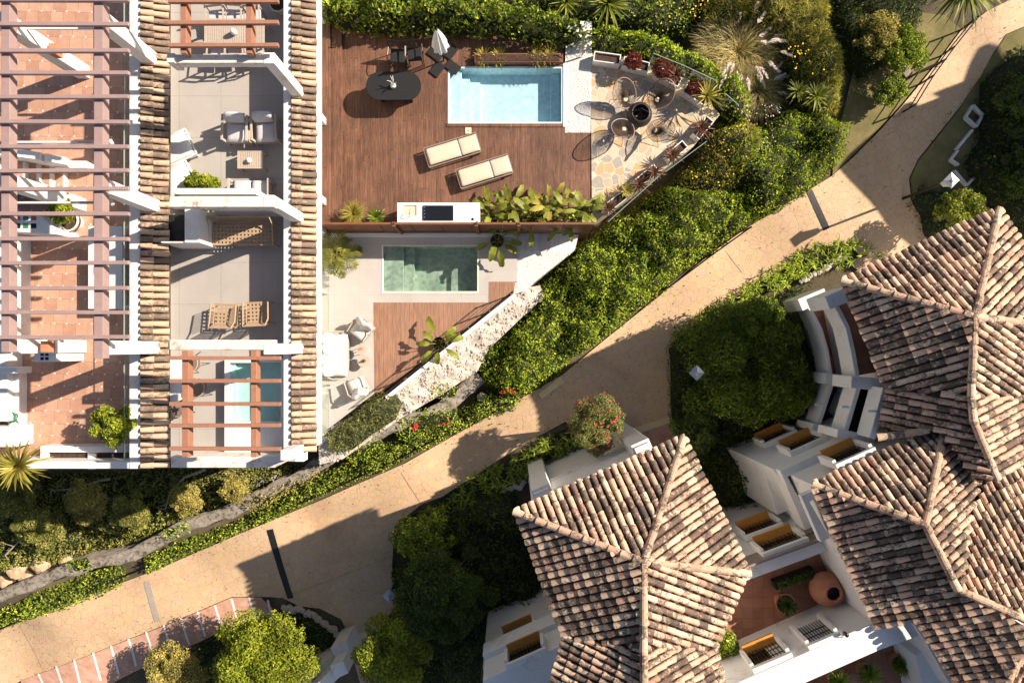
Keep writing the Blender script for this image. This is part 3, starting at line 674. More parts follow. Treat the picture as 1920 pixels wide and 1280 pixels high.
# vent block
mb = MB(); bpx(mb, 64, 105, 650, 678, FZ, 5.2); o = mb.build('vent_box', M['white'], h1, bevel=.01)
mb = MB()
for i in range(2):
    for j in range(2): a = P(79+9*i, 664+8*j, 5.2); mb.box(a.x-.045, a.x+.045, a.y-.04, a.y+.04, 5.2, 5.204)
mb.build('vent_holes', M['dark_glass'], o)

def frame_glass(name, label, pts, z0, h, parent=None, posts=True, mat='glass'):
    t = thing(name, label, 'railing', (pts[0].x, pts[0].y, z0))
    for a, b in zip(pts, pts[1:]):
        m_ = MB(); m_.bar(Vector((a.x,a.y,a.z+h/2)), Vector((b.x,b.y,b.z+h/2)), .012, h); m_.build('glass_panel', M[mat], t)
        m_ = MB(); m_.bar(Vector((a.x,a.y,a.z+h+.011)), Vector((b.x,b.y,b.z+h+.011)), .022, .02); m_.build('top_rail', M['glass_edge'], t)
    return t
xg = X(241,PZ)-.03
frame_glass('glass_balustrade', 'low green edged glass screen inside the white parapet of the left terrace', [Vector((xg, ySouth+.3, PZ-.35)), Vector((xg, -.3, PZ-.35)), Vector((xg, 3.6, PZ-.35)), Vector((xg, 7.6, PZ-.35)), Vector((xg, yNorth, PZ-.35))], PZ-.35, .5)

# house 2
h2 = thing('terrace_house', 'middle house with grey tiled roof terrace and white cross beams', 'house', (-8, 0, -3))
mb = MB(); mb.box(-10.299, -7.4, ySouth, yNorth, -5, FZ-.4); mb.build('house_body', M['white'], h2)
mb = MB(); mb.box(-10.299, X(547,PZ), ySouth+.02, yNorth, FZ-.4, FZ-.02); mb.build('roof_slab', M['white'], h2)
mb = MB(); mb.box(-10.299, X(531,PZ), ySouth+.03, yNorth, FZ-.02, FZ); mb.build('terrace_floor', M['grey_tile'], h2)
mb = MB(); mb.box(X(531,PZ), X(546,PZ), ySouth+.5, yNorth, FZ-.4, PZ); mb.build('parapet', M['white'], h2, bevel=.02)
tstrip(546, 591, 848, PZ+.02, PZ-.22, h2, 'roof_tile_ochre')
mb = MB(); mb.box(X(546,PZ)+.001, X(580,PZ-.2), ySouth+.5, yNorth, FZ-.4, PZ-.36); mb.build('party_wall', M['white'], h2)
for y in (6.93, 3.50, -.08): pier(MB(), -5.86, y, PZ-.5, TZ, .27).build('pier', M['white'], h2, bevel=.02)
mb = MB(); mb.prism([(X(320,5.05), ySouth+.03),(X(515,5.05), ySouth+.03),(-5.75, -2.95),(-5.75,-2.75),(X(515,5.05), ySouth+.34),(X(320,5.05), ySouth+.34)], FZ-.4, PZ); mb.build('parapet', M['coping'], h2, bevel=.02)
pier(MB(), -5.86, -2.83, PZ-.5, TZ-1.2, .27).build('pier', M['white'], h2, bevel=.02)
for v0, v1, y in ((102,118,6.93),(368,388,3.50),(637,656,-.08)):
    mb = MB(); a = Y(v0,TZ); b = Y(v1,TZ); mb.box(X(317,TZ), X(513,TZ), b, a, TZ-.28, TZ-.01); mb.build('cross_beam', M['coping'], h2, bevel=.015)
yb = 3.72; mb = MB(); mb.box(X(317,TZ), -6.3, yb, yb+.14, FZ, TZ-.3); mb.build('divider_wall', M['white'], h2)
for u in (322,):   # small block at the left end of the first beam
    mb = MB(); bpx(mb, 313, 327, 100, 117, 6.8, TZ+.05); mb.build('beam_end', M['coping'], h2)
# barbecue fireplace
mb = MB(); a = X(346,5.2); b = X(374,5.2); yt = yb-.002; mb.box(a, b, Y(455,5.2), yt, FZ, 5.2); mb.box(X(300,5.2), a-.001, Y(455,5.2), Y(452,5.2)-.0, FZ, 5.15); mb.build('fireplace', M['white'], h2, bevel=.01)
mb = MB(); mb.box(X(300,4.9), a-.002, Y(448,5.2), yt-.1, FZ, 4.85); mb.build('fireplace_pit', M['black'], h2)
# pool shell on the terrace
def tub():
    t = thing('plunge_pool', 'small turquoise pool with white surround under the wooden pergola', 'pool', (X(475,4.3), Y(735,4.3), FZ))
    z = 4.3; m_ = MB()
    bpx(m_, 421, 531, 672, 680, FZ, z); bpx(m_, 421, 430, 680.2, 790, FZ, z); bpx(m_, 526, 531, 680.2, 790, FZ, z); m_.build('surround', M['white_clean'], t)
    m_ = MB(); bpx(m_, 421, 531, 790.2, 851, FZ, z); m_.build('tiled_ledge', M['white_tile'], t)
    m_ = MB(); bpx(m_, 430.5, 525.5, 680.5, 789.5, FZ+.004, FZ+.02); bpx(m_, 496, 525.5, 680.5, 789.5, FZ+.02, FZ+.021); m_.build('basin', M['pool_turq'], t)
    m_ = MB(); bpx(m_, 430.5, 442, 680.5, 789.5, FZ+.02, FZ+.16); m_.build('pool_step', M['pool_turq'], t)
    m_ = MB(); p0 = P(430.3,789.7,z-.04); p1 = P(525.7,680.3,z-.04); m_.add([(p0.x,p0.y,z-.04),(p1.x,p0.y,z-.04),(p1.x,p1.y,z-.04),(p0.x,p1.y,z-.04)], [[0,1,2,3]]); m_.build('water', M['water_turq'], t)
    m_ = MB(); p = P(521,775,z-.06); m_.lathe([(0,.03),(.06,.03),(.075,.0),(.075,-.03)], p, 16); m_.build('inlet', M['steel'], t)
tub()
# ---------------------------------------------------------------- pergolas
def pergola(name, label, beams, rafters, mat, zb, bw=.24, rw=.088, group=None):
    c = P(beams[0][0], beams[0][2], zb); t = thing(name, label, 'pergola', (c.x, c.y, FZ))
    for u0, u1, v0, v1 in beams:
        m_ = MB(); bpx(m_, u0, u1, v0, v1, zb-.26, zb); m_.build('beam', M[mat], t, bevel=.008)
    for v, u0, u1 in rafters:
        a = P(u0, v, zb+.11); b = P(u1, v+random.uniform(-1.2,1.2), zb+.11); m_ = MB(); m_.bar(a-Vector((0,0,.055)), b-Vector((0,0,.055)), rw, .11); m_.build('rafter', M[mat], t, bevel=.006)
    return t
pergola('pergola', 'mauve painted pergola over the terracotta terrace at far left', [(2,18,5,660),(176,193,5,672)],
    [(v, -25, 240) for v in (-2,44,94,135,181,227,274,320,354,400,447,493,540,585,632)], 'mauve_paint', TZ+.26)
pergola('pergola', 'brick red wooden pergola over the slatted dining table', [(338,349,-30,100),(461,472,-30,100)],
    [(-40,314,521),(1,314,521),(42,314,521),(84,315,521)], 'pergola_wood', TZ+.24)
pergola('pergola', 'brick red wooden pergola over the small turquoise pool', [(341,353,657,857),(470,481,657,857)],
    [(v, 317, 525) for v in (671,714,757,798,841)], 'pergola_wood', TZ+.24)
for v, u0, u1 in ((54,18,205),(267,18,210),(380,20,211)):
    t = thing('awning_tube', 'thin white awning tube under the mauve pergola, '+{54:'the northernmost near the top edge',267:'between the staircase and the long pier shadow',380:'just above the mosaic barbecue'}[v], 'awning', P(u0, v, 6.6), group='awning tubes under the pergola')
    MB().tube([P(u0,v,6.6), P(u1,v,6.6)], .035, 8).build('tube', M['white_clean'], t); MB().tube([P(u0+130,v,6.601), P(u1-25,v,6.601)], .041, 8).build('sleeve', M['steel'], t)
    MB().tube([P(u1-4,v-4,6.6), P(u1+1,v+4,6.6)], .05, 8).build('end_cap', M['white_clean'], t)
# louvred railing and glass beside the gardens, below the tiles
t = thing('louvred_screen', 'white slatted screen along the left edge of the wooden deck', 'railing', P(594,210,.3))
x0 = X(592,.9); x1 = X(599,.9)
for v0, v1 in ((60,208),(222,368),(378,415)):
    y = Y(v1,.9); k = MB()
    while y < Y(v0,.9)-.05: k.bar((x0,y,.88),(x1,y+.1,.88), .045, .02, (0,0,1)); y += .085
    k.build('louvre', M['white_clean'], t)
for x in (x0-.03, x1+.02): MB().bar((x,Y(430,.9),.88),(x,Y(30,.9),.88), .035, .05).build('rail', M['white_clean'], t)
for v in (20,215,370,424): a = P(595,v,.9); MB().box(a.x-.1,a.x+.1,a.y-.12,a.y+.12,.17,.93).build('post', M['white_clean'], t, bevel=.01)
t = frame_glass('glass_balustrade', 'tall green edged glass panels along the sofa terrace beneath the tiles', [Vector((X(601,.5),Y(v,.5),-.5)) for v in (440,545,643,740,815)], -.5, 1.0)
for v in (545,645,740): a = P(595,v,.5); MB().box(a.x-.12,a.x+.1,a.y-.03,a.y+.03,-.5,.52).build('post', M['white_clean'], t)
# ---------------------------------------------------------------- villas with hipped barrel tile roofs
def shrink(poly, k, c=None):
    c = c or (sum(p[0] for p in poly)/len(poly), sum(p[1] for p in poly)/len(poly))
    return [(c[0]+(p[0]-c[0])*k, c[1]+(p[1]-c[1])*k) for p in poly]
def PP(L): return [P(*p) for p in L]
e1, p1 = 5.0, 6.25
A=(965,958,e1); B=(1281,820,e1); C=(1206,1052,p1); D=(1402,1073,e1); E=(1333,1212,e1); F_=(1063,1190,e1); V_=(1206,1217,p1-.05); W_=(1208,1420,p1-.1)
v1 = thing('villa', 'white villa with a broad many sided clay tile roof at bottom centre', 'house', (*P(1206,1100,0).xy, -3.4))
for pts in ([A,B,C],[B,D,C],[D,E,V_,C],[A,F_,V_,C],[F_,(1033,1285,e1),(1000,1420,e1),W_,V_],[E,(1357,1290,e1),(1395,1420,e1),W_,V_]): roof_slope(PP(pts), v1)
for a, b in ((A,C),(B,C),(D,C),(W_,V_),(V_,C)): ridge([P(*a), P(*b)], v1)
ev = [P(*q).xy for q in (A,B,D,E,(1357,1290,e1),(1395,1420,e1),(1000,1420,e1),(1033,1285,e1),F_)]
MB().prism(shrink([tuple(q) for q in ev], .84), -4.6, e1-.16).build('walls', M['white'], v1); MB().prism(poly_px([(1010,940),(1222,848),(1300,1000),(1080,1080)], -2.6), -4.6, -2.6).build('porch_floor', M['clay_paving'], v1)

e2, p2 = 4.5, 5.85
A=(1577,527,e2); B=(1870,394,e2); C=(1824,594,p2); D=(2020,618,e2); E=(1955,748,e2); F_=(1665,729,e2); V_=(1818,742,p2-.05); G_=(1644,819,e2); K_=(1822,788,p2-.1); L_=(1866,896,p2-.35)
v2 = thing('villa', 'white villa with a tiled roof and curved double balcony, right edge', 'house', (*P(1824,640,0).xy, -2.6))
for pts in ([A,B,C],[B,D,C],[D,E,V_,C],[A,F_,V_,C],[F_,G_,(1737,806,4.85),(1770,800,4.95),(1838,905,5.4),L_,K_,V_],[E,(1985,840,e2),(1872,896,5.4),L_,K_,V_]): roof_slope(PP(pts), v2)
for a, b in ((A,C),(B,C),(D,C),(V_,C),(K_,V_),(L_,K_),(G_,(1737,806,4.9))): ridge([P(*a), P(*b)], v2)
ev = [tuple(P(*q).xy) for q in (A,B,D,E,(1985,840,e2),(1880,880,e2),(1700,815,e2),G_,F_)]
MB().prism(poly_px([(1690,565),(1850,485),(1980,640),(1930,740),(1960,840),(1880,880),(1720,822),(1700,800),(1725,740)], e2), -4.6, e2-.16).build('walls', M['white'], v2)

e3, p3 = 4.7, 6.0
A=(1524,908,e3); B=(1768,799,e3); C=(1732,981,p3); K_=(1793,1103,p3-.1); L_=(1922,1161,p3-.2); Q_=(1925,1199,p3-.25)
v3 = thing('villa', 'white villa with a long stepped tile roof at the bottom right corner', 'house', (*P(1732,1050,0).xy, -3.4))
for pts in ([A,B,C],[B,(1830,912,e3+.1),(1822,960,e3+.5),(1795,1100,p3-.15),C],[A,(1645,1185,e3),(1717,1166,e3+.45),(1752,1215,e3+.35),(1812,1310,e3+.2),(1862,1310,p3-.6),Q_,L_,K_,C],
    [(1836,908,e3-.1),(2015,828,e3-.1),(2015,1210,p3-.2),L_,K_,(1822,962,e3+.4)],[(1862,1310,e3+.5),(1990,1340,e3+.4),(2040,1200,p3-.3),Q_]): roof_slope(PP(pts), v3)
for a, b in ((A,C),(B,C),(K_,C),(L_,K_),((2015,1205,p3-.25),L_),((1865,1305,p3-.6),Q_)): ridge([P(*a), P(*b)], v3)
ev = [tuple(P(*q).xy) for q in (A,B,(1836,908,e3),(2015,828,e3),(2040,1340,e3),(1812,1310,e3),(1717,1166,e3),(1645,1185,e3))]
MB().prism(shrink(ev, .955), -4.6, e3-.16).build('walls', M['white'], v3)

def lift(a, b, z0, z1): return [Vector((a[0],a[1],z0)), Vector((b[0],b[1],z0)), Vector((b[0],b[1],z1)), Vector((a[0],a[1],z1))]
def coping_run(pts, z0, z1, w, parent, name='parapet', mat='white', bevel=.02):   # pts px at z1, wall of width w
    q = [Vector(P(u, v, z1).xy) for u, v in pts]; L = []; Rr = []
    for i, p in enumerate(q):
        d = (q[min(i+1, len(q)-1)]-q[max(i-1, 0)]).normalized(); nrm = Vector((-d.y, d.x)); L.append(p+nrm*w/2); Rr.append(p-nrm*w/2)
    return MB().prism([tuple(p) for p in L]+[tuple(p) for p in reversed(Rr)], z0, z1).build(name, M[mat], parent, bevel=bevel)
def window(parent, a, b, uv, z, w=1.25, h=.75, out=1, label=None, sill=True):
    # a box framed window on the upright wall line a-b (world xy); uv px gives where along it at height z
    A_ = Vector((a.x, a.y)); B_ = Vector((b.x, b.y)); d = (B_-A_).normalized(); n = Vector((-d.y, d.x))*out
    p = onplane(uv[0], uv[1], A_, B_); c = Vector((p.x, p.y)); z = p.z if z is None else z
    def bx(s0, s1, o0, o1, z0, z1):
        q = [c+d*s0+n*o0, c+d*s1+n*o0, c+d*s1+n*o1, c+d*s0+n*o1]; return [tuple(x) for x in q], z0, z1
    fr = MB()
    for args in (bx(-w/2-.11, w/2+.11, -.02, .16, z+h/2, z+h/2+.14), bx(-w/2-.11, -w/2, -.02, .25, z-h/2-.1, z+h/2), bx(w/2, w/2+.11, -.02, .25, z-h/2-.1, z+h/2)): fr.prism(*args)
    o = fr.build('window', M['white'], parent, bevel=.01)
    if sill: MB().prism(*bx(-w/2+.001, w/2-.001, -.01, .36, z-h/2-.10, z-h/2-.03)).build('sill', M['ochre'], o)
    MB().prism(*bx(-w/2+.001, w/2-.001, .001, .02, z-h/2-.03, z+h/2)).build('pane', M['dark_glass'], o)
    g = MB(); k = 9
    for i in range(k+1):
        q = c+d*(-w/2+.02+(w-.04)*i/k)+n*.1; g.bar((q.x,q.y,z-h/2-.03),(q.x,q.y,z+h/2), .02, .02)
    for zz in (z-.1, z+.18):
        q0 = c+d*(-w/2)+n*.1; q1 = c+d*(w/2)+n*.1; g.bar((q0.x,q0.y,zz),(q1.x,q1.y,zz), .02, .025)
    g.build('grille', M['black_metal'], o)
    return o
# link wing between the two villas: upper-left wall with two windows, patio behind
zc = 3.3
a = P(1398,1071,zc); b = P(1572,1004,zc)
wing = thing('courtyard_wing', 'low white wing with brick patio between the two big tile roofs', 'house', (*P(1500,1100,0).xy, -3.4))
pz = 2.2
patio_px = [(1330,1105),(1395,1062),(1575,1000),(1640,1120),(1500,1170),(1340,1235),(1300,1250)]
MB().prism(poly_px(patio_px, pz), -4.6, pz).build('patio_floor', M['clay_paving'], wing)
coping_run([(1390,1078),(1575,1010)], -4.6, 3.1, .42, wing)
coping_run([(1398,1064),(1565,1003)], 2.6, 3.32, .07, wing, 'hand_rail', 'taupe_frame', 0)
d_ = (b-a).normalized(); nn = Vector((-d_.y, d_.x, 0))
wa = P(1383,1064,3.1); wb = P(1568,996,3.1); off = nn*.0
window(wing, wa, wb, (1463,1022), None, 1.25, .8, 1); window(wing, wa, wb, (1424,993), None, 1.15, .8, 1)
# lower-right wall of the patio, with a barred window, an ochre silled window, a lamp and the broad white parapet
zq = 4.3
coping_run([(1240,1372),(1400,1300),(1545,1236),(1640,1194),(1735,1160)], -4.6, zq, .78, wing, 'parapet')
wa2 = P(1300,1328,zq); wb2 = P(1730,1138,zq)
qa = P(1335,1300,zq); qb = P(1650,1166,zq)
window(wing, qa, qb, (1438,1232), None, 1.0, .8, 1); window(wing, qa, qb, (1530,1190), None, .78, 1.0, 1, sill=False)
coping_run([(1722,1165),(1745,1200),(1780,1262),(1830,1340)], 1.5, zq+.15, .30, wing, 'parapet')
MB().prism(poly_px([(1560,1300),(1620,1232),(1720,1178),(1800,1300),(1800,1400),(1500,1400)], 2.4), -4.6, 2.4).build('terrace_floor', M['clay_paving'], wing)
mb = MB(); mb.prism(poly_px([(1716,1228),(1732,1218),(1800,1280),(1800,1330),(1740,1330)], 3.7), 2.4, 3.7); mb.build('store', M['white'], wing, bevel=.02)
t = thing('wall_lamp', 'small black lantern fixed to the white wall beside the barred window', 'lamp', onplane(1588,1195, qa, qb))
c = t.location; k = c+nn*.12
MB().lathe([(.0,.12),(.06,.1),(.05,-.08),(.0,-.1)], k, 8).build('lantern', M['black_metal'], t); MB().tube([c, k+Vector((0,0,.14)), k+Vector((0,0,.1))], .012, 5).build('bracket', M['black_metal'], t)
# villa 3 cornices: stepped white ledges on its two outer walls
def ledges(parent, runs):
    for pts, z0, z1, w_ in runs: coping_run(pts, z0, z1, w_, parent, 'ledge')
ledges(v3, [([(1548,1012),(1510,935),(1632,882)], 3.8, 4.05, .3)])
mb = MB(); mb.prism(poly_px([(1450,880),(1640,800),(1760,900),(1700,1010),(1560,1010),(1515,985)], 2.4), -4.6, 2.4); mb.build('lower_storey', M['white'], v3, bevel=.02)
coping_run([(1518,990),(1470,888),(1655,806)], 2.0, 2.75, .30, v3)
coping_run([(1470,960),(1437,874),(1600,800)], -4.6, .9, .5, v3)
a3 = P(1462,880,2.6); b3 = P(1640,800,2.6)
window(v3, a3, b3, (1506,836), None, 1.1, .8, 1); window(v3, a3, b3, (1455,822), None, 1.05, .8, 1)
a4 = P(1520,900,4.5); b4 = P(1640,846,4.5); window(v3, a4, b4, (1590,858), None, 1.0, .8, 1)
# villa 2: two stacked curved balconies, then two loggias, seen over the parapets
f1, f2 = -.3, 2.45
MB().prism(poly_px([(1514,588),(1530,576),(1600,560),(1650,690),(1560,704)], f1), f1-.3, f1).build('balcony_floor', M['clay_paving'], v2)
MB().prism(poly_px([(1562,578),(1575,566),(1640,560),(1690,690),(1605,704)], f2), f2-.05, f2).build('balcony_floor', M['clay_paving'], v2)
coping_run([(1512,566),(1521,582),(1539,617),(1550,655),(1558,704)], f1-.1, f1+.85, .13, v2)
coping_run([(1560,560),(1569,574),(1589,613),(1599,655),(1608,706)], f2-.02, f2+.8, .14, v2)
coping_run([(1500,572),(1550,551)], f1-.3, f1+1, .42, v2); coping_run([(1551,568),(1600,548)], f2-.3, f2+1, .42, v2)
coping_run([(1547,709),(1600,716)], f1-.3, f1+1, .36, v2); coping_run([(1596,716),(1668,722)], f2-.1, f2+1.1, .36, v2)
MB().prism(poly_px([(1548,722),(1605,722),(1590,812),(1527,798)], f1), f1-.3, f1).build('loggia_shade_floor', M['black'], v2)  # floor coloured black to paint the shade of the deep lower slot
MB().prism(poly_px([(1592,722),(1668,728),(1650,812),(1574,812)], f2), f2-.05, f2).build('loggia_shade_floor', M['black'], v2)  # black again stands in for the shaded interior of the upper slot
coping_run([(1560,720),(1534,800)], f1-.1, f1+.85, .14, v2); coping_run([(1611,724),(1585,812)], f2-.02, f2+.8, .14, v2)
coping_run([(1662,728),(1636,822)], 3.4, 4.15, .2, v2)
coping_run([(1524,800),(1590,812)], f1-.3, f1+1, .25, v2); coping_run([(1570,812),(1640,826)], f2-.3, f2+1.0, .25, v2)
for u, v, z in ((1534,758,.7),(1582,762,3.45),(1632,770,4.15)): a = P(u,v,z); MB().box(a.x-.12,a.x+.12,a.y-.03,a.y+.03,z-.02,z+.12).build('bracket', M['white'], v2)
# villa 1 terraces: upper porch wall and lower left stepped walls
coping_run([(1008,925),(1215,838)], -3.4, .6, .55, v1); coping_run([(1010,940),(1222,850)], -3.4, 2.2, .25, v1)
for u, v in ((1018,927),(1205,842)):
    a = P(u,v,2.6); MB().rbox(a.xy, .6, .5, -3, 2.6, R(24)).build('pier', M['white'], v1, bevel=.02)
    MB().rbox(a.xy, .5, .32, 2.602, 2.75, R(24)).build('pier_cap', M['white'], v1, bevel=.02)
mb = MB(); mb.prism(poly_px([(905,1250),(1062,1180),(1080,1400),(930,1400)], 1.6), -4.6, 1.6); mb.build('lower_storey', M['white'], v1, bevel=.02)
a5 = P(905,1249,1.6); b5 = P(1062,1179,1.6)
coping_run([(908,1236),(1055,1170)], 1.0, 1.9, .3, v1)
window(v1, P(905,1275,3.2), P(1060,1206,3.2), (988,1226), None, 1.1, .7, 1); window(v1, a5, b5, (975,1190), None, 1.1, .7, 1)
mb = MB(); mb.prism(poly_px([(905,1275),(1060,1206),(1080,1400),(930,1400)], 3.2), 1.6, 3.2); mb.build('upper_storey', M['white'], v1, bevel=.02)
# neighbouring villa just beyond the right edge: its roof corner and chimney throw the shade on the upper path
def lift_shadow(u, v, z):
    g = G(u, v, .1); L = z-g.z; s = shade_shift(L); return (g.x-s.x, g.y-s.y)
v5 = thing('villa', 'white neighbouring villa standing beyond the right edge of the upper path', 'house', (*lift_shadow(1680,300,0), -1))
z5 = 5.4
pl = [lift_shadow(u, v, z5) for u, v in ((1572,316),(1592,290),(1694,196),(1720,208),(1756,250),(1830,300),(1830,560),(1660,420))]
MB().prism(pl, z5-.2, z5).build('roof', M['roof_bed'], v5); MB().prism(shrink(pl, .9), -3, z5-.2).build('walls', M['white'], v5)
z6 = 7.2
a = Vector(lift_shadow(1838,92,z6)); b = Vector(lift_shadow(1862,98,z6)); c = Vector(lift_shadow(1800,180,z6)); 
MB().prism([lift_shadow(u,v,z6) for u,v in ((1833,90),(1856,96),(1862,110),(1880,130),(1960,100),(2000,170),(1830,220),(1800,166))], z6-.2, z6).build('roof', M['roof_bed'], v5)
MB().prism([lift_shadow(u,v,z6) for u,v in ((1726,184),(1745,196),(1800,186),(1830,200),(1830,150),(1797,163),(1740,178))], z6-2, z6-.3).build('chimney', M['white'], v5)
# white villa corner at the bottom edge
v6 = thing('garden_wall', 'white wall corner with gate pier at the bottom edge by the big hedge', 'wall', G(620,1240))
coping_run([(480,1310),(560,1272),(648,1228)], -4.8, -2.2, .42, v6); coping_run([(560,1330),(640,1250)], -4.8, -1.2, .42, v6)
a = P(640,1222,-1.8); MB().rbox(a.xy, .62, .62, -4.6, -1.8, R(24)).build('pier', M['white'], v6, bevel=.02)
a = P(636,1255,-.9); MB().rbox(a.xy, .5, .5, -4.6, -.9, R(24)).build('pier', M['white'], v6, bevel=.02)
# ---------------------------------------------------------------- furniture and small things
def at(u, v, ztop, z): p = P(u, v, ztop); return Vector((p.x, p.y, z))
def legs(t, pts, z1, r=.02, mat='taupe_frame', z0=0.0):
    for x, y in pts: MB().box(x-r, x+r, y-r, y+r, z0, z1).build('leg', M[mat], t)
# sun loungers on the deck
def lounger(label, L, W, fm, mm, lift_=.0):
    t = thing('sun_lounger', label, 'sun lounger')
    m_ = MB()
    for s in (-1, 1): m_.box(-L/2, L/2, s*(W/2)-.02, s*(W/2)+.02, .24, .31)
    for s in (-1, 1): m_.box(s*(L/2)-.02, s*(L/2)+.02, -W/2+.02, W/2-.02, .24, .309)
    m_.build('frame', M[fm], t, bevel=.005)
    if mm == 'white_fabric': MB().soft((0,0), L-.03, W-.02, .27, .40, 0, .012, 16, 8).build('mattress', M['white_clean'], t, smooth=True)
    m_ = MB(); m_.soft((-.32*L/1.9*1.0, 0), L*.64, W-.09, .28, .36, 0, .012, 14, 7); m_.soft((.315*L, 0), L*.365, W-.09, .28, .37, 0, .012, 10, 7); 
    if mm != 'white_fabric': m_.build('mattress', M[mm], t, smooth=True)
    legs(t, [(sx*(L/2-.06), sy*(W/2-.03)) for sx in (-1,1) for sy in (-1,1)], .24, .022, fm)
    return t
p = lounger('cream padded sun lounger nearer the pool on the wooden deck', 1.86, .68, 'taupe_frame', 'cream_fabric'); p['group'] = 'cream sun loungers on the deck'
place(p, at(848,281,.33,0), R(17)); place(p, at(908,321,.33,0), R(17), 'cream padded sun lounger nearer the outdoor kitchen on the wooden deck')
p = lounger('white sun lounger on the grey roof terrace, the one further from the round shrub', 1.6, .78, 'white_clean', 'white_fabric'); p['group'] = 'white loungers on the grey terrace'
place(p, at(306,285,4.4,FZ), R(25)); place(p, at(310,347,4.4,FZ), R(30), 'white sun lounger on the grey roof terrace beside the round leafy shrub')
# oval black table, its vase, black chairs
t = thing('dining_table', 'black oval dining table on the wooden deck', 'table', at(738,161,.75,0))
c = t.location; m_ = MB(); L, W = 1.86, .96; pts = []
for k in range(32):
    a = 2*math.pi*k/32; s = 1 if math.cos(a) >= 0 else -1; pts.append((c.x+s*(L-W)/2+W/2*math.cos(a), c.y+W/2*math.sin(a)))
m_.prism(pts, .715, .75); m_.build('tabletop', M['table_black'], t, bevel=.008)
for s in (-1, 1): MB().prism(shrink([(c.x+s*.5-.05,c.y-.3),(c.x+s*.5+.05,c.y-.3),(c.x+s*.5+.05,c.y+.3),(c.x+s*.5-.05,c.y+.3)], 1), 0, .714).build('leg', M['black'], t, bevel=.01)
t = thing('vase', 'pale vase holding white coral like stems on the black oval table', 'vase', at(737,160,.85,.75)); c = t.location
MB().lathe([(.0,0),(.07,0),(.095,.06),(.07,.13),(.045,.15),(.03,.13)], c, 16).build('vessel', M['leaf_grey'] if 0 else M['white_clean'], t, smooth=True)
m_ = MB()
for k in range(7):
    a = random.uniform(0, 6.28); q = c+Vector((0,0,.12)); m_.tube([q, q+Vector((math.cos(a)*.07, math.sin(a)*.07+.03, .16)), q+Vector((math.cos(a+.4)*.16, math.sin(a+.4)*.16+.05, .25))], [.016,.014,.008], 5)
m_.build('stems', M['white_fabric'], t)
def black_chair():
    t = thing('armchair', 'black slatted chair against the hedge, the one further from the parasol', 'chair', group='black chairs beside the oval table'); w_ = .5
    MB().box(-.24,.24,-.24,.22,.42,.45).build('seat', M['black'], t, bevel=.01)
    m_ = MB(); m_.tube([(-.26,.22,0),(-.27,.25,.5),(-.27,.29,.86),(.27,.29,.86),(.27,.25,.5),(.26,.22,0)], .017, 6); m_.build('back_frame', M['black_metal'], t)
    m_ = MB()
    for k in range(7): x = -.2+.4*k/6; m_.bar((x,.23,.46),(x,.285,.85), .022, .01)
    m_.build('backrest', M['black_metal'], t)
    for s in (-1, 1):
        MB().tube([(s*.29,.24,.66),(s*.3,-.1,.66),(s*.29,-.25,.62),(s*.27,-.26,0)], .016, 6).build('armrest', M['black_metal'], t)
    legs(t, [(-.22,-.22),(.22,-.22)], .42, .014, 'black_metal')
    return t
p = black_chair(); place(p, at(744,100,.6,0), R(-4)); place(p, at(776,98,.6,0), R(5), 'black slatted chair against the hedge, the one nearer the white parasol')
# closed parasol
t = thing('parasol', 'closed white parasol on black base plates beside the pool corner', 'parasol', at(832,112,.1,0)); c = t.location
MB().tube([c, c+Vector((0,0,2.35))], .025, 8).build('pole', M['black_metal'], t)
m_ = MB(); prof = [(.03,2.32),(.07,2.2),(.14,1.9),(.21,1.5),(.26,1.15),(.23,1.05),(.05,1.1)]; m_.lathe(prof, c, 40, .16, 8); m_.build('canopy', M['white_clean'], t, smooth=True)
MB().lathe([(0,2.42),(.03,2.4),(.035,2.32)], c, 8).build('finial', M['black'], t)
for k in range(4): a = R(45+90*k+8); MB().rbox((c.x+.38*math.cos(a), c.y+.38*math.sin(a)), .5, .34, .002, .06, a).build('base_plate', M['black'], t, bevel=.01)
# outdoor kitchen
kx0, ky0 = P(745,417,.9).xy; kx1, ky1 = P(900,380,.9).xy
t = thing('outdoor_kitchen', 'white marble outdoor kitchen counter with sink and barbecue on the deck', 'kitchen', ((kx0+kx1)/2, (ky0+ky1)/2, 0))
MB().box(kx0+.03,kx1-.03,ky0+.03,ky1-.03,.001,.86).build('cabinet', M['white_clean'], t)
sx0 = P(756,0,.9).x; sx1 = P(781,0,.9).x; sy1 = P(0,385,.9).y; sy0 = P(0,405,.9).y; m_ = MB()
m_.box(kx0,sx0,ky0,ky1,.861,.9); m_.box(sx1,kx1,ky0,ky1,.861,.9); m_.box(sx0,sx1,ky0,sy0,.861,.9); m_.box(sx0,sx1,sy1,ky1,.861,.9); m_.build('worktop', M['marble'], t)
m_ = MB(); m_.box(sx0+.001,sx1-.001,sy0+.001,sy1-.001,.8605,.866); sk = m_.build('sink', M['cream_fabric'], t)
q = P(769,403,.95); MB().tube([(q.x,q.y-.03,.9),(q.x,q.y-.03,1.12),(q.x+.01,q.y+.05,1.17),(q.x+.02,q.y+.16,1.08)], .013, 8).build('tap', M['steel'], sk)
g0 = P(793,413,.95); g1 = P(850,385,.95); MB().box(g0.x,g1.x,g0.y,g1.y,.901,.945).build('barbecue', M['dark_glass'], t, bevel=.012)
g = MB(); y = g0.y+.04
while y < g1.y-.03: g.box(g0.x+.14,g1.x-.02,y,y+.008,.9455,.951); y += .026
g.build('grill_bars', M['black_metal'], t)
for k in range(4): q = (g0.x+.05, g0.y+.1+.11*k); MB().lathe([(0,.975),(.018,.972),(.022,.946)], (q[0],q[1],0), 10).build('knob', M['steel'], t)
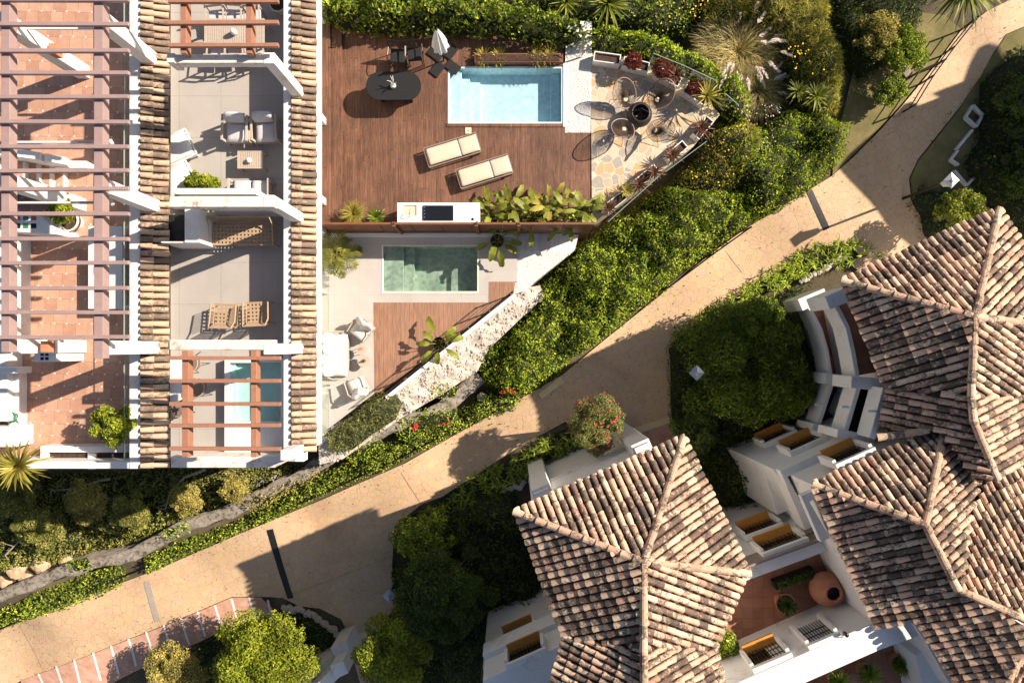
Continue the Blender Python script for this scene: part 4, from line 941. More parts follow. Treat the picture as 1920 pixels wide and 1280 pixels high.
for u, v in ((886,411),(894,416)): a = P(u,v,.9); MB().disc((a.x,a.y,.9035), .05 if u < 890 else .03, 14).build('round_hole', M['black'], t)
t = thing('skimmer_lid', 'small white square skimmer lid in the deck below the pool', 'lid', at(878,245,.02,0)); a = t.location
MB().box(a.x-.11,a.x+.11,a.y-.11,a.y+.11,.001,.02).build('lid', M['cream_fabric'], t, bevel=.004); MB().disc((a.x,a.y,.0215), .018, 10).build('finger_hole', M['black'], t)
# hand rail standing in the hedge corner
t = thing('hand_rail', 'steel ladder hand rail leaning at the hedge above the white pebbles', 'rail', at(1086,108,0,0)); a = t.location
for dx in (0, .07): MB().tube([a+Vector((dx,0,0)), a+Vector((dx+.02,.05,.7)), P(1092+dx*40,68,1.0)], .018, 6).build('tube', M['steel'], t)
# wire chairs round the fire ball
def wire_chair():
    t = thing('wire_chair', '', 'chair', group='wire lounge chairs around the fire bowl')
    rim = []; n = 40
    for k in range(n):
        a = 2*math.pi*k/n; x = .42*math.cos(a); y = .50*math.sin(a)
        z = .62+.42*(y/.5 if y > 0 else y/.5*.45)+.05*abs(x); rim.append(Vector((x*(1-.15*max(0,-y)), y*.86+.04, z)))
    MB().ring(rim, .017, 5).build('rim', M['copper'], t)
    hub = Vector((0,-.06,.40)); m_ = MB()
    for k in range(60):
        f = k/60*n; i = int(f); a = rim[i].lerp(rim[(i+1)%n], f-i); mid = (a+hub)/2+Vector((0,0,-.09)); m_.tube([a, mid, hub+(a-hub)*.12], .0085, 3, False)
    for q in (.3, .62):
        m_.ring([(a+hub)/2*(1)+Vector((0,0,-.09)) if q > .5 else hub+(a-hub)*.14 for a in rim], .004, 3)
    m_.build('wire_shell', M['chair_wire'], t)
    MB().lathe([(0,.425),(.07,.43),(.09,.415),(.09,.39),(0,.385)], (0,-.06,0), 14).build('cushion', M['cream_fabric'], t, smooth=True)
    for sx, sy in ((-1,-1),(1,-1),(-1,1),(1,1)):
        MB().tube([hub+Vector((sx*.05,sy*.05,-.02)), Vector((sx*.30, sy*.30, 0))], .009, 5).build('leg', M['black_metal'], t)
    return t
p = wire_chair()
for (u, v, rz, lb) in ((1173,177,35,'copper rimmed wire chair between the white pebbles side and the fire bowl, far row left'),(1238,178,-40,'copper rimmed wire chair beside the red potted plants, upper right of the fire bowl'),
    (1170,240,140,'copper rimmed wire chair directly below the fire bowl'),(1237,242,-120,'copper rimmed wire chair at the lower right of the fire bowl near the spiky planters')):
    place(p, at(u, v, .7, -.03), R(rz), lb)
t = thing('fire_bowl', 'spherical black steel fire bowl with cut out openings on the stone patio', 'fire bowl', at(1201,212,.5,-.03)); c = t.location
m_ = MB(); pr2 = [(.0,.04),(.2,.05),(.36,.16),(.43,.33),(.40,.48),(.31,.58),(.28,.59),(.27,.56),(.35,.46),(.38,.33),(.31,.18),(.0,.12)]; m_.lathe(pr2, c, 30); m_.build('bowl', M['fire_steel'], t, smooth=True)
m_ = MB()
for k in range(9):
    a = random.uniform(0, 6.28); r = random.uniform(.03,.2); q = c+Vector((r*math.cos(a), r*math.sin(a), .30)); e = Vector((math.cos(a+1.2), math.sin(a+1.2), .25))*.17; m_.tube([q-e, q+e], [.03,.022], 6)
m_.build('logs', M['bark'], t); MB().tube([c+Vector((-.28,.02,.58)), c+Vector((0,.10,.68)), c+Vector((.28,.0,.58))], .02, 6).build('handle', M['black_metal'], t)
MB().lathe([(.24,0),(.26,.03),(.16,.1)], c, 20).build('stand', M['black'], t)
# brown screen fence between the gardens
xa, xb = P(592,0,1.3).x, P(1117,0,1.3).x; yf = P(0,419,1.3).y
t = thing('screen_fence', 'rust brown metal screen fence dividing the two pool gardens', 'fence', (xa, yf, -.5)); n_ = 9
for k in range(n_):
    x = xa+(xb-xa)*k/n_; MB().box(x+.012, x+(xb-xa)/n_-.012, yf-.02, yf+.02, -.45, 1.28).build('panel', M['fence_brown'], t, bevel=.004)
MB().box(xa, xb, yf-.035, yf+.035, 1.281, 1.32).build('cap_rail', M['fence_brown'], t)
for u in (738,893,973): a = P(u,418,1.35); MB().box(a.x-.05,a.x+.05,yf-.10,yf+.04,-.5,1.36).build('post', M['fence_brown'], t); MB().box(a.x-.03,a.x+.03,yf-.06,yf-.0,1.3605,1.368).build('post_socket', M['black'], t)
MB().box(P(600,0,-.4).x, P(968,0,-.4).x, yf-.16, yf-.05, -.5, -.28).build('white_plinth', M['white_clean'], t)
# lower garden: sofa group
def outdoor_sofa():
    t = thing('sofa', 'white cushioned outdoor sofa with scatter pillows beside the glass panels', 'sofa')
    pts = []
    for k in range(28): a = 2*math.pi*k/28; pts.append((.40*np.sign(math.cos(a))*abs(math.cos(a))**.45, .80*np.sign(math.sin(a))*abs(math.sin(a))**.45))
    MB().prism(pts, .14, .26).build('base', M['pale_wood'], t, bevel=.01)
    m_ = MB(); m_.tube([(.30,-.82,.5),(-.1,-.83,.58),(-.40,-.7,.64),(-.43,0,.66),(-.40,.7,.64),(-.1,.83,.58),(.30,.82,.5)], .03, 6); 
    for k in range(14): y = -.75+1.5*k/13; m_.bar((-.40,y,.2),(-.42,y,.64), .02, .01)
    m_.build('backrest', M['pale_wood'], t)
    MB().soft((.02,0), .74, 1.52, .26, .42, 0, .03, 8, 14).build('seat_cushion', M['white_fabric'], t, smooth=True)
    for y, a, tilt, x in ((-.52,.35,.5,-.22),(-.14,-.1,.6,-.27),(.22,.25,.55,-.2),(.56,-.35,.5,-.24)):
        m_ = MB(); m_.soft((0,0), .16, .46, -.2, .24, 0, .04, 4, 6)
        m_.xf(Matrix.Translation((x,y,.62)) @ Matrix.Rotation(a, 4, 'Z') @ Matrix.Rotation(-tilt, 4, 'Y')); m_.build('pillow', M['white_fabric'], t, smooth=True)
    legs(t, [(sx*.32, sy*.66) for sx in (-1,1) for sy in (-1,1)], .14, .022, 'pale_wood')
    return t
p = outdoor_sofa(); p.location = at(629,666,0,-.5)
def arm_chair(label):
    t = thing('armchair', label, 'armchair', group='white armchairs of the sofa group')
    MB().prism([(-.33,-.30),(.30,-.33),(.36,0),(.30,.33),(-.33,.30)], .14, .24).build('base', M['pale_wood'], t, bevel=.01)
    m_ = MB(); m_.tube([(-.36,-.34,.5),(.1,-.38,.58),(.37,-.2,.64),(.37,.2,.64),(.1,.38,.58),(-.36,.34,.5)], .026, 6)
    for k in range(9): a = R(-80+160*k/8); m_.bar((.33*math.cos(a)+.04,.36*math.sin(a),.2),(.34*math.cos(a)+.04,.37*math.sin(a),.6), .018, .01)
    m_.build('backrest', M['pale_wood'], t)
    MB().soft((-.03,0), .64, .62, .24, .40, 0, .03).build('seat_cushion', M['white_fabric'], t, smooth=True)
    for y, a in ((-.1,.5),(.14,-.35)):
        m_ = MB(); m_.soft((0,0), .15, .42, -.18, .22, 0, .04, 4, 6); m_.xf(Matrix.Translation((.18,y,.58)) @ Matrix.Rotation(a, 4, 'Z') @ Matrix.Rotation(.5, 4, 'Y')); m_.build('pillow', M['white_fabric'], t, smooth=True)
    legs(t, [(sx*.28, sy*.27) for sx in (-1,1) for sy in (-1,1)], .14, .02, 'pale_wood')
    return t
p = arm_chair('white armchair of the sofa group, the one nearer the green pool')
place(p, at(677,617,0,-.5), R(52)); place(p, at(670,727,0,-.5), R(-65), 'white armchair of the sofa group, the one nearer the feathery bush')
for u, v, r, h, lb in ((676,655,.17,.42,'taller small round wooden side table holding a card, beside the white sofa'),(680,677,.22,.34,'lower wider round wooden side table with a green vase, beside the white sofa')):
    t = thing('side_table', lb, 'table', at(u,v,0,-.5)); c = t.location
    MB().lathe([(0,h),(r,h),(r,h-.025),(0,h-.025)], c, 22).build('tabletop', M['pale_wood'], t)
    for k in range(3): a = 2.1*k+.4; MB().tube([c+Vector((r*.5*math.cos(a), r*.5*math.sin(a), h-.03)), c+Vector((r*.9*math.cos(a), r*.9*math.sin(a), 0))], .012, 5).build('leg', M['pale_wood'], t)
    if u == 680:
        s_ = thing('vase', 'tiny green bottle vase on the lower round side table', 'vase', c+Vector((.03,.02,h))); q = s_.location
        MB().lathe([(0,0),(.05,.0),(.06,.06),(.03,.12),(.022,.16)], q, 12).build('vessel', M['leaf_grey'], s_, smooth=True)
    else:
        s_ = thing('book', 'small pale terracotta coloured card lying on the taller side table', 'book', c+Vector((-.02,.02,h)))
        MB().rbox(s_.location.xy, .14, .1, s_.location.z+.001, s_.location.z+.015, .4).build('cover', M['terracotta'], s_)
# cable railing on white kerb along the skewed edge of the small deck
ra, rb = P(963,551,-.4), P(722,744,-.4)
t = thing('cable_railing', 'thin dark cable railing on a white kerb along the skewed deck edge', 'railing', rb)
dv = (rb-ra).normalized(); nv = Vector((-dv.y, dv.x, 0))
MB().bar(Vector((ra.x,ra.y,-.72))+nv*.06, Vector((rb.x,rb.y,-.72))+nv*.06, .14, .64).build('kerb', M['white_clean'], t, bevel=.01)
for k in range(7):
    q = ra.lerp(rb, (k+.1)/6.2)-nv*.04; MB().box(q.x-.018,q.x+.018,q.y-.018,q.y+.018,-.5,.5).build('post', M['black_metal'], t)
for h in (-.2,0,.2,.4,.5): MB().tube([Vector((ra.x,ra.y,h))-nv*.04, Vector((rb.x,rb.y,h))-nv*.04], .008 if h < .5 else .018, 5).build('cable', M['black_metal'], t)
# white steps down to the pebble bed
t = thing('garden_steps', 'four white stone steps descending beside the brown fence', 'steps', P(1000,455,-.6))
for k, (u0,u1,v0,v1) in enumerate(((970.5,985,434,468),(985.5,1010,434,470),(1010.5,1032,436,472),(1032.5,1052,440,473))): m_ = MB(); bpx(m_, u0,u1,v0,v1,-1.2,-.515-.02*k-.03*(k>1)); m_.build('step', M['stone_step'], t, bevel=.008)
# grey terrace: armchairs, table, loveseat
def wood_seat(label, W, n, group):
    t = thing('armchair' if n == 1 else 'loveseat', label, 'armchair' if n == 1 else 'loveseat', group=group)
    m_ = MB(); m_.box(-W/2,W/2,-.36,.36,.2,.26); m_.build('seat_frame', M['pale_wood'], t, bevel=.005)
    for s in (-1, 1):
        m_ = MB(); x = s*(W/2+.03); m_.box(x-.03,x+.03,-.36,.36,.56,.60); m_.box(x-.025,x+.025,-.36,-.29,0,.559); m_.box(x-.025,x+.025,.29,.36,0,.559); m_.build('armrest', M['pale_wood'], t, bevel=.006)
    m_ = MB(); m_.bar((-W/2,.36,.66),(W/2,.36,.66), .04, .06); m_.build('backrest', M['pale_wood'], t)
    for k in range(n):
        w_ = W/n; x = -W/2+w_*(k+.5)
        MB().soft((x,-.06), w_-.03, .60, .26, .40, 0, .025).build('seat_cushion', M['grey_fabric'], t, smooth=True)
        m_ = MB(); m_.soft((0,0), w_-.04, .15, -.2, .22, 0, .03, 7, 4); m_.xf(Matrix.Translation((x,.27,.58)) @ Matrix.Rotation(-.25, 4, 'X')); m_.build('back_cushion', M['grey_fabric'], t, smooth=True)
    return t
p = wood_seat('grey cushioned wooden armchair on the grey terrace, the one in half sun', .62, 1, 'wooden armchairs on the grey terrace')
place(p, at(444,243,4.4,FZ), R(-2)); place(p, at(498,242,4.4,FZ), R(3), 'grey cushioned wooden armchair on the grey terrace, close by the shaded parapet')
p = wood_seat('two seat wooden loveseat with grey cushions tucked by the cross beam', 1.05, 2, None); p.location = at(470,361,4.4,FZ); p.rotation_euler = (0,0,R(180))
def slat_table(label, u0, u1, v0, v1, h, name='coffee_table', vert=True):
    zt_ = FZ+h; a = P(u0,v1,zt_); b = P(u1,v0,zt_); t = thing(name, label, 'table', ((a.x+b.x)/2, (a.y+b.y)/2, FZ)); m_ = MB(); x = a.x+.04
    while x < b.x-.06: m_.box(x, x+.052, a.y+.03, b.y-.03, zt_-.03, zt_); x += .062
    m_.build('tabletop', M['pale_wood'], t); m_ = MB()
    m_.box(a.x,a.x+.038,a.y,b.y,zt_-.05,zt_+.002); m_.box(b.x-.038,b.x,a.y,b.y,zt_-.05,zt_+.002); m_.box(a.x+.038,b.x-.038,a.y,a.y+.029,zt_-.05,zt_+.002); m_.box(a.x+.038,b.x-.038,b.y-.029,b.y,zt_-.05,zt_+.002); m_.build('frame', M['pale_wood'], t)
    for x in (a.x+.03, b.x-.03):
        for y in (a.y+.03, b.y-.03): MB().box(x-.028,x+.028,y-.028,y+.028,FZ,zt_-.051).build('leg', M['pale_wood'], t)
    return t
slat_table('low slatted wooden coffee table on the grey terrace', 445,493,283,316, .38)
slat_table('long slatted wooden dining table under the brick red pergola', 383,495,35,82, .74, 'dining_table')
for u, v, z, r, h, lb in ((466,300,FZ+.382,.08,.14,'round white vase on the low coffee table'),(436,58,FZ+.742,.085,.24,'white round candle vase on the long slatted table')):
    t = thing('vase', lb, 'vase', at(u,v,z+h*.7,z)); MB().lathe([(0,0),(r*.7,0),(r,h*.4),(r*.8,h*.8),(r*.35,h),(0,h)], t.location, 18).build('vessel', M['white_clean'], t, smooth=True)
def wood_chair():
    t = thing('dining_chair', '', 'chair', group='wooden chairs around the slatted dining table')
    MB().box(-.23,.23,-.22,.2,.42,.45).build('seat', M['grey_fabric'], t, bevel=.01)
    m_ = MB(); m_.bar((-.23,.26,.84),(.23,.26,.84), .03, .06); m_.bar((-.23,.245,.62),(.23,.245,.62), .02, .12); m_.build('backrest', M['pale_wood'], t)
    for s in (-1, 1): MB().bar((s*.22,.2,0),(s*.23,.27,.85), .035, .035).build('leg', M['pale_wood'], t); MB().bar((s*.22,-.2,0),(s*.22,-.2,.42), .035, .035).build('leg', M['pale_wood'], t)
    for s in (-1, 1): MB().bar((s*.25,-.2,.63),(s*.25,.24,.65), .04, .025).build('armrest', M['pale_wood'], t)
    return t
p = wood_chair()
for i, (u, v, rz) in enumerate(((403,27,6),(436,26,-4),(470,27,3),(406,93,176),(439,92,183),(477,92,190))):
    side = 'along the upper long side' if i < 3 else 'along the lower long side'; wh = ('left end','middle','right end')[i%3]
    place(p, at(u, v, FZ+.6, FZ), R(rz), f'wooden dining chair {side} of the slatted table, {wh}')
# rattan sofa and chairs in the walled bay
def woven(t, W, D, label=None):
    m_ = MB(); st_ = .105; th = .058
    x = -W/2
    while x <= W/2+.001: m_.bar((x,-D/2,.40),(x,D/2,.40), th, .012); x += st_
    y = -D/2
    while y <= D/2+.001: m_.bar((-W/2,y,.403),(W/2,y,.403), th*.95, .012); y += st_
    m_.build('woven_seat', M['rattan'], t)
    m_ = MB(); m_.ring([(-W/2-.02,-D/2-.02,.40),(W/2+.02,-D/2-.02,.40),(W/2+.03,D/2+.02,.42),(-W/2-.03,D/2+.02,.42)], .022, 6); m_.build('seat_frame', M['rattan'], t)
    m_ = MB(); m_.tube([(-W/2-.04,-D/2,.6),(-W/2-.04,D/2*.7,.66),(-W/2,D/2+.10,.80),(W/2,D/2+.10,.80),(W/2+.04,D/2*.7,.66),(W/2+.04,-D/2,.6)], .024, 6)
    n = int(W/.035)
    for k in range(n+1): x = -W/2+W*k/n; m_.bar((x,D/2+.02,.42),(x,D/2+.10,.80), .014, .008)
    for s in (-1, 1):
        for k in range(int(D/.04)): y = -D/2+D*k/int(D/.04); m_.bar((s*(W/2+.02),y,.42),(s*(W/2+.04),y,.62), .012, .008)
    m_.build('backrest', M['rattan'], t)
    for sx in (-1, 1):
        for sy in (-1, 1): MB().tube([(sx*(W/2),sy*(D/2),.40),(sx*(W/2+.03),sy*(D/2+.02),0)], .018, 5).build('leg', M['rattan'], t)
t = thing('rattan_sofa', 'woven rattan sofa against the white dividing wall', 'sofa'); woven(t, 1.72, .60); t.location = at(454,437,4.5,FZ)
t = thing('rattan_chair', 'woven rattan chair in sunlight beside its long shadow', 'chair', group='woven rattan chairs by the cross beam'); woven(t, .62, .56)
place(t, at(421,590,4.5,FZ), R(178)); place(t, at(482,586,4.5,FZ), R(183), 'woven rattan chair half in the shade of the parapet')
# round white table with wicker chairs
t = thing('dining_table', 'round white table half hidden under the tile coping by the small pool', 'table', at(318,712,FZ+.74,FZ)); c = t.location
MB().lathe([(0,.75),(.62,.75),(.64,.735),(.62,.71),(0,.71)], c, 40).build('tabletop', M['white_clean'], t); MB().lathe([(.25,0),(.25,.03),(.05,.06),(.05,.71)], c, 16).build('pedestal', M['white_clean'], t)
def wicker_chair():
    t = thing('wicker_chair', '', 'chair', group='round wicker chairs at the white table'); m_ = MB(); m_.lathe([(0,.44),(.22,.44),(.24,.42),(0,.42)], (0,0,0), 18); m_.build('seat', M['taupe_frame'], t)
    arc = [Vector((.27*math.cos(R(a)), .27*math.sin(R(a)), .72)) for a in range(-30, 211, 20)]; MB().tube(arc, .02, 6).build('backrest', M['rattan'], t); m_ = MB()
    for a in range(-20, 201, 14): m_.tube([(.23*math.cos(R(a)),.23*math.sin(R(a)),.44),(.27*math.cos(R(a)),.27*math.sin(R(a)),.72)], .006, 4)
    m_.build('back_spindles', M['taupe_frame'], t)
    for a in (45,135,225,315): MB().tube([(.15*math.cos(R(a)),.15*math.sin(R(a)),.42),(.30*math.cos(R(a)),.30*math.sin(R(a)),0)], .010, 5).build('leg', M['black_metal'], t)
    return t
p = wicker_chair()
for u, v, rz, lb in ((356,680,-50,'round wicker chair at the white table, nearest the cross beam'),(368,727,-95,'round wicker chair at the white table, facing the small pool'),(331,765,-170,'round wicker chair at the white table, shaded lower one')): place(p, at(u,v,FZ+.6,FZ), R(rz), lb)
# things on the terracotta terrace
t = thing('bench', 'long white slab bench under the mauve pergola', 'bench', at(203,500,4.5,FZ)); m_ = MB(); bpx(m_, 165,229,424,579,4.38,4.5); m_.build('seat', M['white_clean'], t, bevel=.01)
for v0, v1 in ((435,450),(550,565)): m_ = MB(); bpx(m_, 170,224,v0,v1,FZ,4.379); m_.build('support', M['white'], t)
m_ = MB(); bpx(m_, 229.6,242,424,427,4.3,4.55); m_.build('end_trim', M['white_clean'], t)
m_ = MB(); bpx(m_, 229.6,242,573,577,4.3,4.55); m_.build('end_trim', M['white_clean'], t)
t = thing('barbecue_counter', 'white masonry counter inset with coloured mosaic tiles by the potted plant', 'counter', at(62,420,4.9,FZ)); m_ = MB(); m_.prism(poly_px([(14,402),(72,402),(110,432),(108,440),(22,434),(14,434)], 4.9), FZ, 4.9); m_.build('masonry', M['white'], t, bevel=.015)
cols = [('terracotta'),('green_plastic'),('clay_dark'),('dark_glass'),('green_plastic'),('dark_glass')]
for k, cn in enumerate(cols):
    m_ = MB(); u = 28+15*(k%3); v = 404+15*(k//3); bpx(m_, u,u+10,v,v+9,4.9,4.906); m_.build('mosaic_tile', M[cn], t)
t = thing('garden_hose', 'coiled green garden hose on the left edge of the terracotta terrace', 'hose', at(20,782,4.4,FZ)); c = t.location; pts = []
for k in range(90): a = k*.35; r = .17+.03*math.sin(k*1.7); pts.append(c+Vector((r*math.cos(a), r*.85*math.sin(a), .36+.02*math.sin(k*.9)+k*.0012)))
pts += [c+Vector((.2,-.25,.3)), c+Vector((.24,-.5,.02)), c+Vector((.22,-.8,.02))]; MB().tube(pts, .012, 5).build('hose', M['green_plastic'], t)
t = thing('plant_label', 'small green plastic tray lying in the trough soil', 'tray', at(131,871,4.45,4.43)); c = t.location; MB().box(c.x-.09,c.x+.09,c.y-.045,c.y+.045,4.431,4.46).build('tray', M['green_plastic'], t, bevel=.006); MB().box(c.x-.05,c.x+.05,c.y-.02,c.y+.02,4.4605,4.463).build('insert', M['white_clean'], t)
# lamps along the path
def path_lamp(label, u, v, zt_, gr=None):
    q = P(u, v, zt_); g_ = gz(q.x, q.y); t = thing('street_lamp', label, 'street lamp', (q.x, q.y, g_)); h = zt_-g_
    MB().tube([(q.x,q.y,g_),(q.x,q.y,zt_-.5)], [.06,.04], 8).build('post', M['black_metal'], t)
    MB().lathe([(.12,-.5),(.2,-.1),(.19,-.1),(.11,-.49)], (q.x,q.y,zt_), 4).build('lantern_glass', M['lamp_glass'], t)
    MB().lathe([(.0,.0),(.06,-.01),(.07,-.04),(.26,-.08),(.27,-.1),(.0,-.1)], (q.x,q.y,zt_), 4).build('lantern_roof', M['steel'], t)
    return t
path_lamp('square topped lantern rising from the dark tree by the path fork', 1308,699,.9)
path_lamp('square white lantern on the lawn edge by the upper path', 1787,337,1.6)
path_lamp('small pale bollard lamp in the shade beside the lower path', 729,1118,-2.2)
# terracotta jar and pots of the brick patio
t = thing('terracotta_jar', 'huge round terracotta jar with a dark mouth on the brick patio', 'jar', at(1560,1110,3.0,pz)); c = t.location
MB().lathe([(0,0),(.26,0),(.44,.18),(.53,.43),(.49,.67),(.32,.85),(.24,.89),(.27,.94),(.21,.94),(.2,.87),(.26,.8),(.26,.6),(0,.45)], c, 36).build('jar', M['terracotta'], t, smooth=True)
MB().lathe([(0,.72),(.26,.72)], c, 20).build('dark_inside', M['black'], t)
# trough and objects at the right: white kerbs round the planting bed
t = thing('bed_edging', 'white stepped kerb around the dark planting bed, upper right', 'edging', G(1800,290))
for pts in ([(1828,196),(1846,214),(1834,236),(1814,218),(1828,196)],[(1827,242),(1797,278)],[(1800,280),(1786,298),(1800,308)],[(1792,318),(1816,346),(1840,322)]):
    q = [G(u,v,.3) for u, v in pts]; m_ = MB()
    for a, b in zip(q, q[1:]): m_.bar(a-Vector((0,0,.24)), b-Vector((0,0,.24)), .08, .36)
    m_.build('kerb', M['white'], t)
# black rail along the upper side of the path
def path_rail(name, label, pts, h, r=.022, double=True):
    q = [G(u, v, 0) for u, v in pts]; t = thing(name, label, 'railing', q[0]); g = []
    for a, b in zip(q, q[1:]):
        n = max(1, int((b-a).length/1.6)); g += [a.lerp(b, k/n) for k in range(n)]
    g.append(q[-1]); g = [Vector((p.x,p.y,gz(p.x,p.y))) for p in g]
    for p in g: MB().box(p.x-.025,p.x+.025,p.y-.025,p.y+.025,p.z-.1,p.z+h).build('post', M['black_metal'], t)
    for hh in ((h, h*.55) if double else (h,)): MB().tube([p+Vector((0,0,hh)) for p in g], r, 6).build('rail', M['black_metal'], t)
path_rail('path_railing', 'low black railing along the hedge side of the lower path', [(-30,1192),(40,1160),(130,1118),(300,1052),(430,995),(590,930),(740,862),(860,800)], .45)
path_rail('path_railing', 'low black railing by the big green hedge, mid path', [(1250,540),(1330,480),(1400,430)], .5)
path_rail('path_railing', 'black double hand rail on the grass side of the upper path', [(1690,212),(1722,160),(1760,108),(1800,58)], .9)
path_rail('path_railing', 'short black hand rail stub across the grass beside the manhole', [(1700,150),(1748,128)], .8)
t = thing('manhole_cover', 'grey concrete manhole cover in the lawn beside the rail', 'manhole', G(1697,137)); q = polyG([(1685,124),(1700,122),(1712,140),(1700,152)], .1); zz = t.location.z+.09
MB().prism(q, zz-.1, zz+.05).build('cover', M['concrete'], t, bevel=.01)
# glass balustrades round the stone patio
for pts, lb in (([(1140,416),(1236,330)],'grey glass balustrade on the lower side of the stone patio'),([(1248,322),(1325,265)],'grey glass balustrade by the dark red rosettes'),([(1225,100),(1280,122),(1345,152)],'glass balustrade behind the white planters'),([(1360,175),(1385,197)],'short glass panel at the tip of the stone patio')):
    t = frame_glass('glass_balustrade', lb, [Vector((*P(u,v,.95).xy, -.1)) for u, v in pts], -.1, 1.03); t['group'] = 'glass panels around the stone patio'
# rough concrete retaining wall below the gardens
def rough_wall(name, label, pts, zs, wd, mat, zb=-5.0):
    q = []; 
    for (u, v), z in zip(pts, zs): q.append(P(u, v, z))
    L = []
    for a, b in zip(q, q[1:]):
        n = max(1, int((b-a).length/.18)); L += [a.lerp(b, k/n) for k in range(n)]
    L.append(q[-1]); V = []; F = []; n = len(L); cols_ = 7; ws = (-1.12,-1,-.55,0,.5,1,1.1)
    for i, p in enumerate(L):
        d = (L[min(i+1,n-1)]-L[max(i-1,0)]).normalized(); s = Vector((-d.y,d.x,0)); w_ = wd*(.8+.45*float(vnoise(i*.16,2.,9)))/2
        for j, k in enumerate(ws):
            z = zb if j in (0, cols_-1) else p.z+(float(vnoise(p.x*2.3+j,p.y*2.3,4))-.5)*.16
            x = p+s*(k*w_)+s*(float(vnoise(p.x*3,p.y*3+j,8))-.5)*.12; V.append((x.x,x.y,z))
    for i in range(n-1):
        for j in range(cols_-1): F.append([i*cols_+j, i*cols_+j+1, (i+1)*cols_+j+1, (i+1)*cols_+j][::-1])
    o = npmesh(name, V, F, M[mat], None, smooth=True); tag(o, label, 'wall'); return o
rough_wall('retaining_wall', 'weathered concrete retaining wall running above the hedge strip on the left', [(-40,1135),(0,1118),(120,1070),(250,1040),(350,985),(430,960),(510,918),(575,885),(640,845),(740,800),(830,765),(900,705)], [-2.3,-2.3,-2.25,-2.2,-2.1,-2.0,-1.9,-1.8,-1.7,-1.6,-1.6,-1.7], .44, 'concrete')
# pale rocky bank outside the railing
bank = [(966,546),(1012,535),(1022,555),(975,598),(915,655),(895,695),(835,735),(750,785),(640,862),(598,872),(600,815),(720,745)]
lv = P(963,551,-.6); l2 = P(600,815,-.6)
def zbank(X_, Y_):
    d = (l2-lv).normalized(); s = (X_-lv.x)*(d.y)-(Y_-lv.y)*d.x
    return -.72-np.abs(s)*.55+(vnoise(X_*3,Y_*3,2)-.5)*.16+(vnoise(X_*8,Y_*8,2)-.5)*.09
tag(drape('rocky_bank', poly_px(bank, -1.0), .11, zbank, M['rock_white']), kind='structure')
t = rock = None
_o = 'first second third fourth fifth sixth seventh eighth ninth tenth eleventh twelfth thirteenth fourteenth fifteenth sixteenth seventeenth eighteenth nineteenth twentieth'.split()
ORD = _o+['twenty '+x for x in _o[:9]]+['thirtieth']+['thirty '+x for x in _o[:9]]
def rocks(spec, mat, grp, lbs):
    for (u, v, r, dz), lb in zip(spec, lbs):
        q = G(u, v, dz); bm = bmesh.new(); bmesh.ops.create_icosphere(bm, subdivisions=3, radius=1)
        for w_ in bm.verts:
            k = 1+.35*(float(vnoise(w_.co.x*1.7+u, w_.co.y*1.7+w_.co.z, 6))-.5)+.18*(float(vnoise(w_.co.x*4+v, w_.co.y*4-w_.co.z, 7))-.5); w_.co = w_.co*k*r; w_.co.z *= .6
        me = bpy.data.meshes.new('boulder'); bm.to_mesh(me); bm.free(); me.materials.append(M[mat]); o = link(bpy.data.objects.new('boulder', me)); o.location = q; o.rotation_euler = (0,0,u)
        tag(o, lb, 'rock', grp)
rocks([(30,1065,.42,.1),(75,1058,.36,.1),(122,1050,.3,.1),(50,1085,.3,0),(10,1090,.3,0)], 'rock_tan', 'tan boulders above the retaining wall', ['tan boulder above the retaining wall at far left, the largest', 'tan boulder above the retaining wall, second largest, mid row', 'tan boulder nearest the concrete wall bend on the left bank', 'tan boulder low against the concrete wall at far left', 'tan boulder touching the left image edge above the wall'])
sp = []; 
for k in range(26): f = k/25; u = 530+118*f**.8; v = 1140+62*f**1.6; sp.append((u+random.uniform(-3,3), v+random.uniform(-4,4), random.uniform(.09,.17), .12))
rocks(sp, 'rock', 'stones edging the round bed by the path', [f'grey stone edging the bed by the lower path, {ORD[i]} from the brick strip' for i in range(26)])
sp = [(1250+14*k+random.uniform(-3,3), 0, random.uniform(.07,.13), .15) for k in range(0)]
for k in range(22): f = k/21; sp.append((1505+75*f+random.uniform(-3,3), 527-45*f+random.uniform(-3,3), random.uniform(.07,.13), .2))
rocks(sp, 'rock_white', 'white stones under the agave hedge', [f'white stone under the upper agapanthus hedge, {ORD[i]} from the left' for i in range(22)])
sp = []
for k in range(34): f = k/33; sp.append((930+150*f+random.uniform(-4,4), 935-85*f+random.uniform(-5,5), random.uniform(.06,.12), .2))
rocks(sp, 'rock_white', 'white stones above the villa porch', [f'white stone above the villa porch wall, {ORD[i]} from the left' for i in range(34)])
rocks([(904,744,.19,.3)], 'rock', None, ['single pale grey stone among the red flowered shrubs'])

